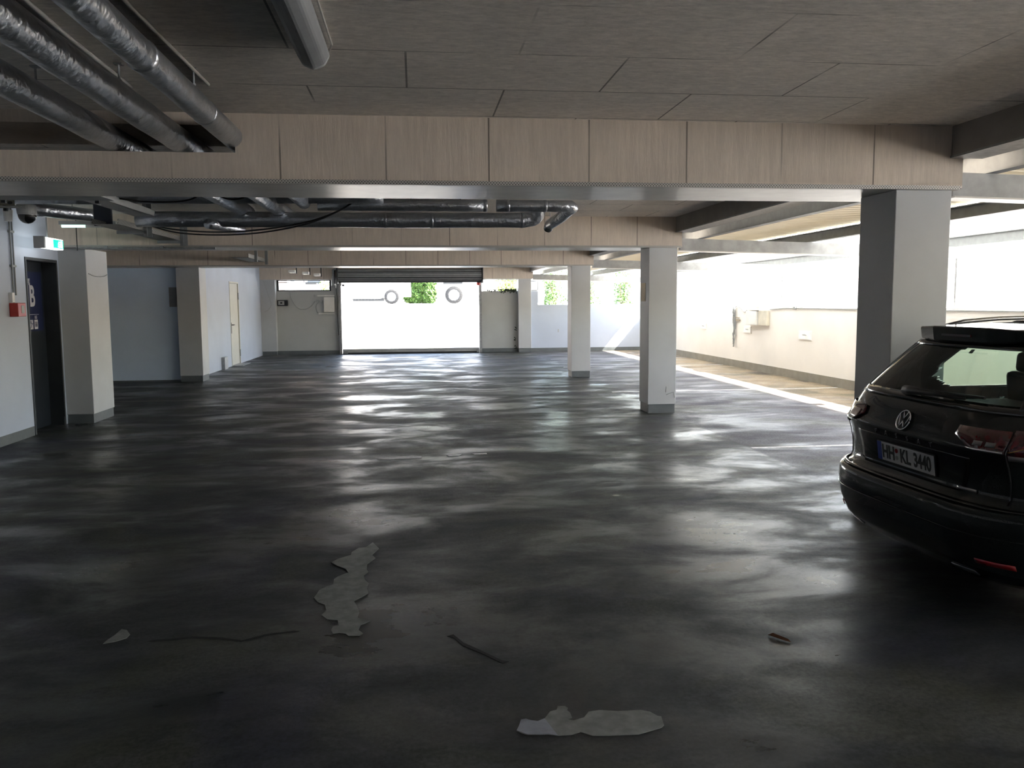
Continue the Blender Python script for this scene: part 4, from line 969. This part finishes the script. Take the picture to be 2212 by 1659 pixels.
# ------------------------------------------------------------------ outside
struct('ground', MB().box(-60, 7.9, 36.0, 90, 1.3, 1.55), M['paving'], 'bright paved yard behind the gate ramp')
struct('driveway', MB().prism([(27.1, -.2), (27.1, 0), (28.2, .02), (36, 1.55), (36, 1.2)], 'x', -2.6, 2.4), M['paving'], 'bright concrete ramp rising behind the gate')
struct('ground', MB().box(-60, -2.8, 27.1, 35.99, 1.2, 1.55).box(2.6, 7.94, 27.11, 35.99, 1.0, 1.40), M['gravel'])
struct('ground', MB().box(7.95, 80, -40, 90, .9, 1.2), M['gravel'])
struct('wall_ramp', MB().box(-2.8, -2.6, 27.1, 36, 0, 1.75).box(2.4, 2.6, 27.1, 36, 0, 1.75), M['wall_cream'])
def leaves(name, blobs, n, size, m, seed, parent=None):
    rr = random.Random(seed); mb = MB()
    for k in range(n):
        c, r_ = blobs[rr.randrange(len(blobs))]
        v = Vector((rr.gauss(0, 1), rr.gauss(0, 1), rr.gauss(0, 1))).normalized() * rr.uniform(.35, 1) ** .5
        p = Vector((c[0] + v.x * r_[0], c[1] + v.y * r_[1], c[2] + v.z * r_[2]))
        u = Vector((rr.gauss(0, 1), rr.gauss(0, 1), rr.gauss(0, 1))).normalized(); w_ = u.orthogonal().normalized(); s_ = size * rr.uniform(.6, 1.3)
        mb.add([p - u * s_, p + w_ * s_ * .5, p + u * s_, p - w_ * s_ * .5], [(0, 1, 2, 3)])
    return mb.build(name, m, parent)
def shrub(x, y, z, h, w_, lb, seed, n=900, size=.06, m='leaf', name='shrub'):
    t = thing(name, lb, 'shrub', (x, y, z), 'shrubs and small trees outside'); rr = random.Random(seed)
    st_ = MB(); bl = []
    for k in range(5):
        dx, dy = rr.uniform(-w_, w_) * .6, rr.uniform(-.4, .4); hh = h * rr.uniform(.55, .95)
        st_.tube([(x, y, z), (x + dx * .4, y + dy * .4, z + hh * .5), (x + dx, y + dy, z + hh)], [.03, .02, .01], 6)
        bl.append(((x + dx, y + dy, z + hh), (w_ * .45, .4, h * .22)))
        bl.append(((x + dx * .5, y + dy * .5, z + hh * .6), (w_ * .45, .35, h * .22)))
        bl.append(((x + dx * .9, y + dy * .5, z + hh * .25), (w_ * .35, .35, h * .18)))
    under(t, st_.build('stem', M['bark'])); under(t, leaves('foliage', bl, n, size, M[m], seed)); return t
shrub(.45, 47, 1.5, 3.2, 1.3, 'green bush between the two white vehicles behind the gate', 1, 6500, .13)
shrub(3.35, 29.3, 1.35, 1.4, .45, 'yellow green bush right outside the strip opening', 2, 900, .05, 'leaf2')
shrub(3.35, 31.5, 1.35, 1.5, .45, 'pale bush farther back beside the gate ramp wall', 3, 500, .05, 'leaf2')
shrub(4.9, 29.2, 1.35, 1.5, .6, 'loose leafy shrub outside the far parapet beside the looped rail', 4, 1300, .05)
shrub(6.3, 30.2, 1.35, 1.3, .6, 'thin shrub behind the middle of the far parapet', 5, 700, .05)
shrub(7.4, 29.6, 1.2, 1.6, .6, 'shrub at the right end of the far parapet', 6, 1500, .05)
shrub(-3.25, 31.2, 1.5, 1.0, .4, 'low green bush visible in the small far window', 8, 600, .05, 'leaf2')
# white panel van seen through the gate
def wheel_out(parent, x, y, z, r):
    w_ = under(parent, MB().lathe([(r * .62, -.09), (r * .93, -.1), (r, -.06), (r, .06), (r * .93, .1), (r * .62, .09)], (x, y, z + r), 'y', 36).build('wheel', M['rubber'], smooth=True))
    rm = MB().lathe([(0, -.05), (r * .2, -.06), (r * .5, -.03), (r * .63, -.08), (r * .66, -.09)], (x, y, z + r), 'y', 30)
    for k in range(8):
        a = k * math.pi / 4; rm.tube([(x + r * .15 * math.cos(a), y - .07, z + r + r * .15 * math.sin(a)), (x + r * .6 * math.cos(a), y - .07, z + r + r * .6 * math.sin(a))], .02, 5)
    o = rm.build('rim', M['rim']); o.parent = w_; return w_
def body_side(parent, prof, arches, y0, y1, name='body'):
    """side profile with round wheel openings in the lower edge"""
    return under(parent, MB().prism(prof, 'y', y0, y1).build(name, M['van'], bevel=.05))
def arch_poly(x, z, r, n=12): return [(x + r * math.cos(math.pi * k / n), z + r * math.sin(math.pi * k / n)) for k in range(n + 1)]
v = thing('white_van', 'white panel van with rounded rear standing outside behind the gate', 'van', (-2.9, 39.6, 1.55))
gz = 1.55
body_side(v, [(-5.6, gz + .3), (-5.6, gz + 1.0), (-5.1, gz + 1.15), (-4.5, gz + 1.95), (-.75, gz + 2.0), (-.40, gz + 1.7), (-.18, gz + 1.1), (-.15, gz + .32)] + arch_poly(-1.05, gz + .32, .40) + [(-1.5, gz + .25), (-4.1, gz + .25)] + arch_poly(-4.55, gz + .32, .40), None, 38.9, 40.7)
under(v, MB().prism([(-5.0, gz + .74), (-4.5, gz + 1.5), (-4.2, gz + 1.5), (-4.2, gz + .74)], 'y', 38.885, 38.9).build('side_window', M['dglass']))
under(v, MB().box(-3.9, -1.6, 38.885, 38.9, gz + .55, gz + .60).build('side_moulding', M['grey']))
under(v, MB().box(-4.2, -1.4, 38.95, 40.6, gz + .15, gz + .28).build('sill', M['c_plastic']))
wheel_out(v, -1.05, 38.98, gz, .33); wheel_out(v, -4.55, 38.98, gz, .33)
t = thing('white_truck', 'white lorry front with round wheel partly visible behind the gate', 'lorry', (3.4, 37.6, 1.55))
body_side(t, [(1.0, gz + .3), (1.05, gz + 1.0), (1.2, gz + 2.3), (3.0, gz + 2.4), (3.0, gz + .35), (2.2, gz + .35)] + arch_poly(1.72, gz + .36, .46), None, 37.0, 38.8)
under(t, MB().box(3.02, 3.6, 37.2, 38.8, gz + .8, gz + 2.6).build('cargo_box', M['van']))
under(t, MB().box(1.25, 2.1, 36.985, 37.0, gz + .86, gz + .93).build('side_grille', M['c_plastic']))
under(t, MB().prism([(1.25, gz + 1.3), (1.4, gz + 2.1), (2.4, gz + 2.1), (2.4, gz + 1.3)], 'y', 36.985, 37.0).build('side_window', M['dglass']))
wheel_out(t, 1.72, 37.1, gz, .38)
sc_ = thing('white_scooter', 'white scooter with dark seat seen through the small far window', 'scooter', (-3.95, 30.2, 1.5))
z0 = 1.55
for q in ([(-4.55, z0 + .45), (-4.35, z0 + .85), (-4.2, z0 + .8), (-4.25, z0 + .4)], [(-4.25, z0 + .30), (-4.25, z0 + .42), (-3.85, z0 + .42), (-3.85, z0 + .30)], [(-3.85, z0 + .30), (-3.85, z0 + .70), (-3.3, z0 + .72), (-3.3, z0 + .40)]):
    under(sc_, MB().prism(q, 'y', 30.1, 30.35).build('body_panel', M['van'], bevel=.03))
under(sc_, MB().box(-3.80, -3.40, 30.12, 30.33, z0 + .72, z0 + .78).build('seat', M['black'], bevel=.02))
under(sc_, MB().tube([(-4.38, 30.0, z0 + .93), (-4.35, 30.22, z0 + .96), (-4.38, 30.44, z0 + .93)], .02, 8).build('handlebar', M['steel_d']))
wheel_out(sc_, -4.6, 30.2, z0, .26); wheel_out(sc_, -3.4, 30.2, z0, .26)
bd_ = thing('brick_building', 'pale red brick building with windows beyond the small far window', 'building', (-12, 44, 1.5))
under(bd_, MB().box(-26, -3.9, 43, 52, 1.5, 7.5).build('facade', M['brick']))
for x in (-24, -21, -18, -15, -12, -9, -6.3):
    w_ = under(bd_, MB().box(x, x + 1.3, 42.95, 43, 2.1, 3.5).build('window', M['van']))
    o = MB().box(x + .1, x + 1.2, 42.94, 42.95, 2.2, 3.4).build('pane', M['dglass']); o.parent = w_

# ------------------------------------------------------------------ light, sky, camera
w = bpy.data.worlds.new('sky'); S.world = w; w.use_nodes = True; nt = w.node_tree; nt.nodes.clear()
sky = nt.nodes.new('ShaderNodeTexSky'); sky.sky_type = 'NISHITA'; sky.sun_disc = False; sky.sun_elevation = R(45); sky.sun_rotation = R(100); sky.air_density = 1.2; sky.dust_density = 2.5
mixw = nt.nodes.new('ShaderNodeMix'); mixw.data_type = 'RGBA'; mixw.inputs[0].default_value = .45; mixw.inputs[7].default_value = (.78, .93, 1.24, 1)
bg = nt.nodes.new('ShaderNodeBackground'); out = nt.nodes.new('ShaderNodeOutputWorld')
SKY = .75
nt.links.new(sky.outputs[0], mixw.inputs[6]); nt.links.new(mixw.outputs[2], bg.inputs[0]); bg.inputs[1].default_value = SKY; nt.links.new(bg.outputs[0], out.inputs[0])
sl_ = bpy.data.lights.new('sun', 'SUN'); sl_.energy = 17.0; sl_.angle = R(.6); sl_.color = (1, .95, .86)
so = bpy.data.objects.new('sun', sl_); COL.objects.link(so)
so.rotation_euler = Vector((-1, .22, -1.18)).to_track_quat('-Z', 'Y').to_euler()
cam = bpy.data.cameras.new('camera'); co_ = bpy.data.objects.new('camera', cam); COL.objects.link(co_)
cam.sensor_fit = 'HORIZONTAL'; cam.sensor_width = 36; cam.lens = 1806.22 / 2212 * 36; cam.clip_start = .05; cam.clip_end = 500
pi_, ya_, ro_ = .0976, .1146, .0068
fw = Vector((math.sin(ya_) * math.cos(pi_), math.cos(ya_) * math.cos(pi_), -math.sin(pi_)))
rt = Vector((math.cos(ya_), -math.sin(ya_), 0)); up = rt.cross(fw)
rt2 = rt * math.cos(ro_) - up * math.sin(ro_); up2 = rt2.cross(fw)
Mx = Matrix((rt2, up2, -fw)).transposed().to_4x4(); Mx.translation = (0, 0, 1.6); co_.matrix_world = Mx
S.camera = co_
S.view_settings.view_transform = 'Standard'; S.view_settings.look = 'None'; S.view_settings.gamma = 1; S.view_settings.use_curve_mapping = False
S.view_settings.exposure = 1.8
S.cycles.use_denoising = True; S.cycles.max_bounces = 14; S.cycles.diffuse_bounces = 7; S.cycles.glossy_bounces = 5; S.cycles.transparent_max_bounces = 12
S.cycles.sample_clamp_indirect = 8; S.cycles.caustics_reflective = False; S.cycles.caustics_refractive = False
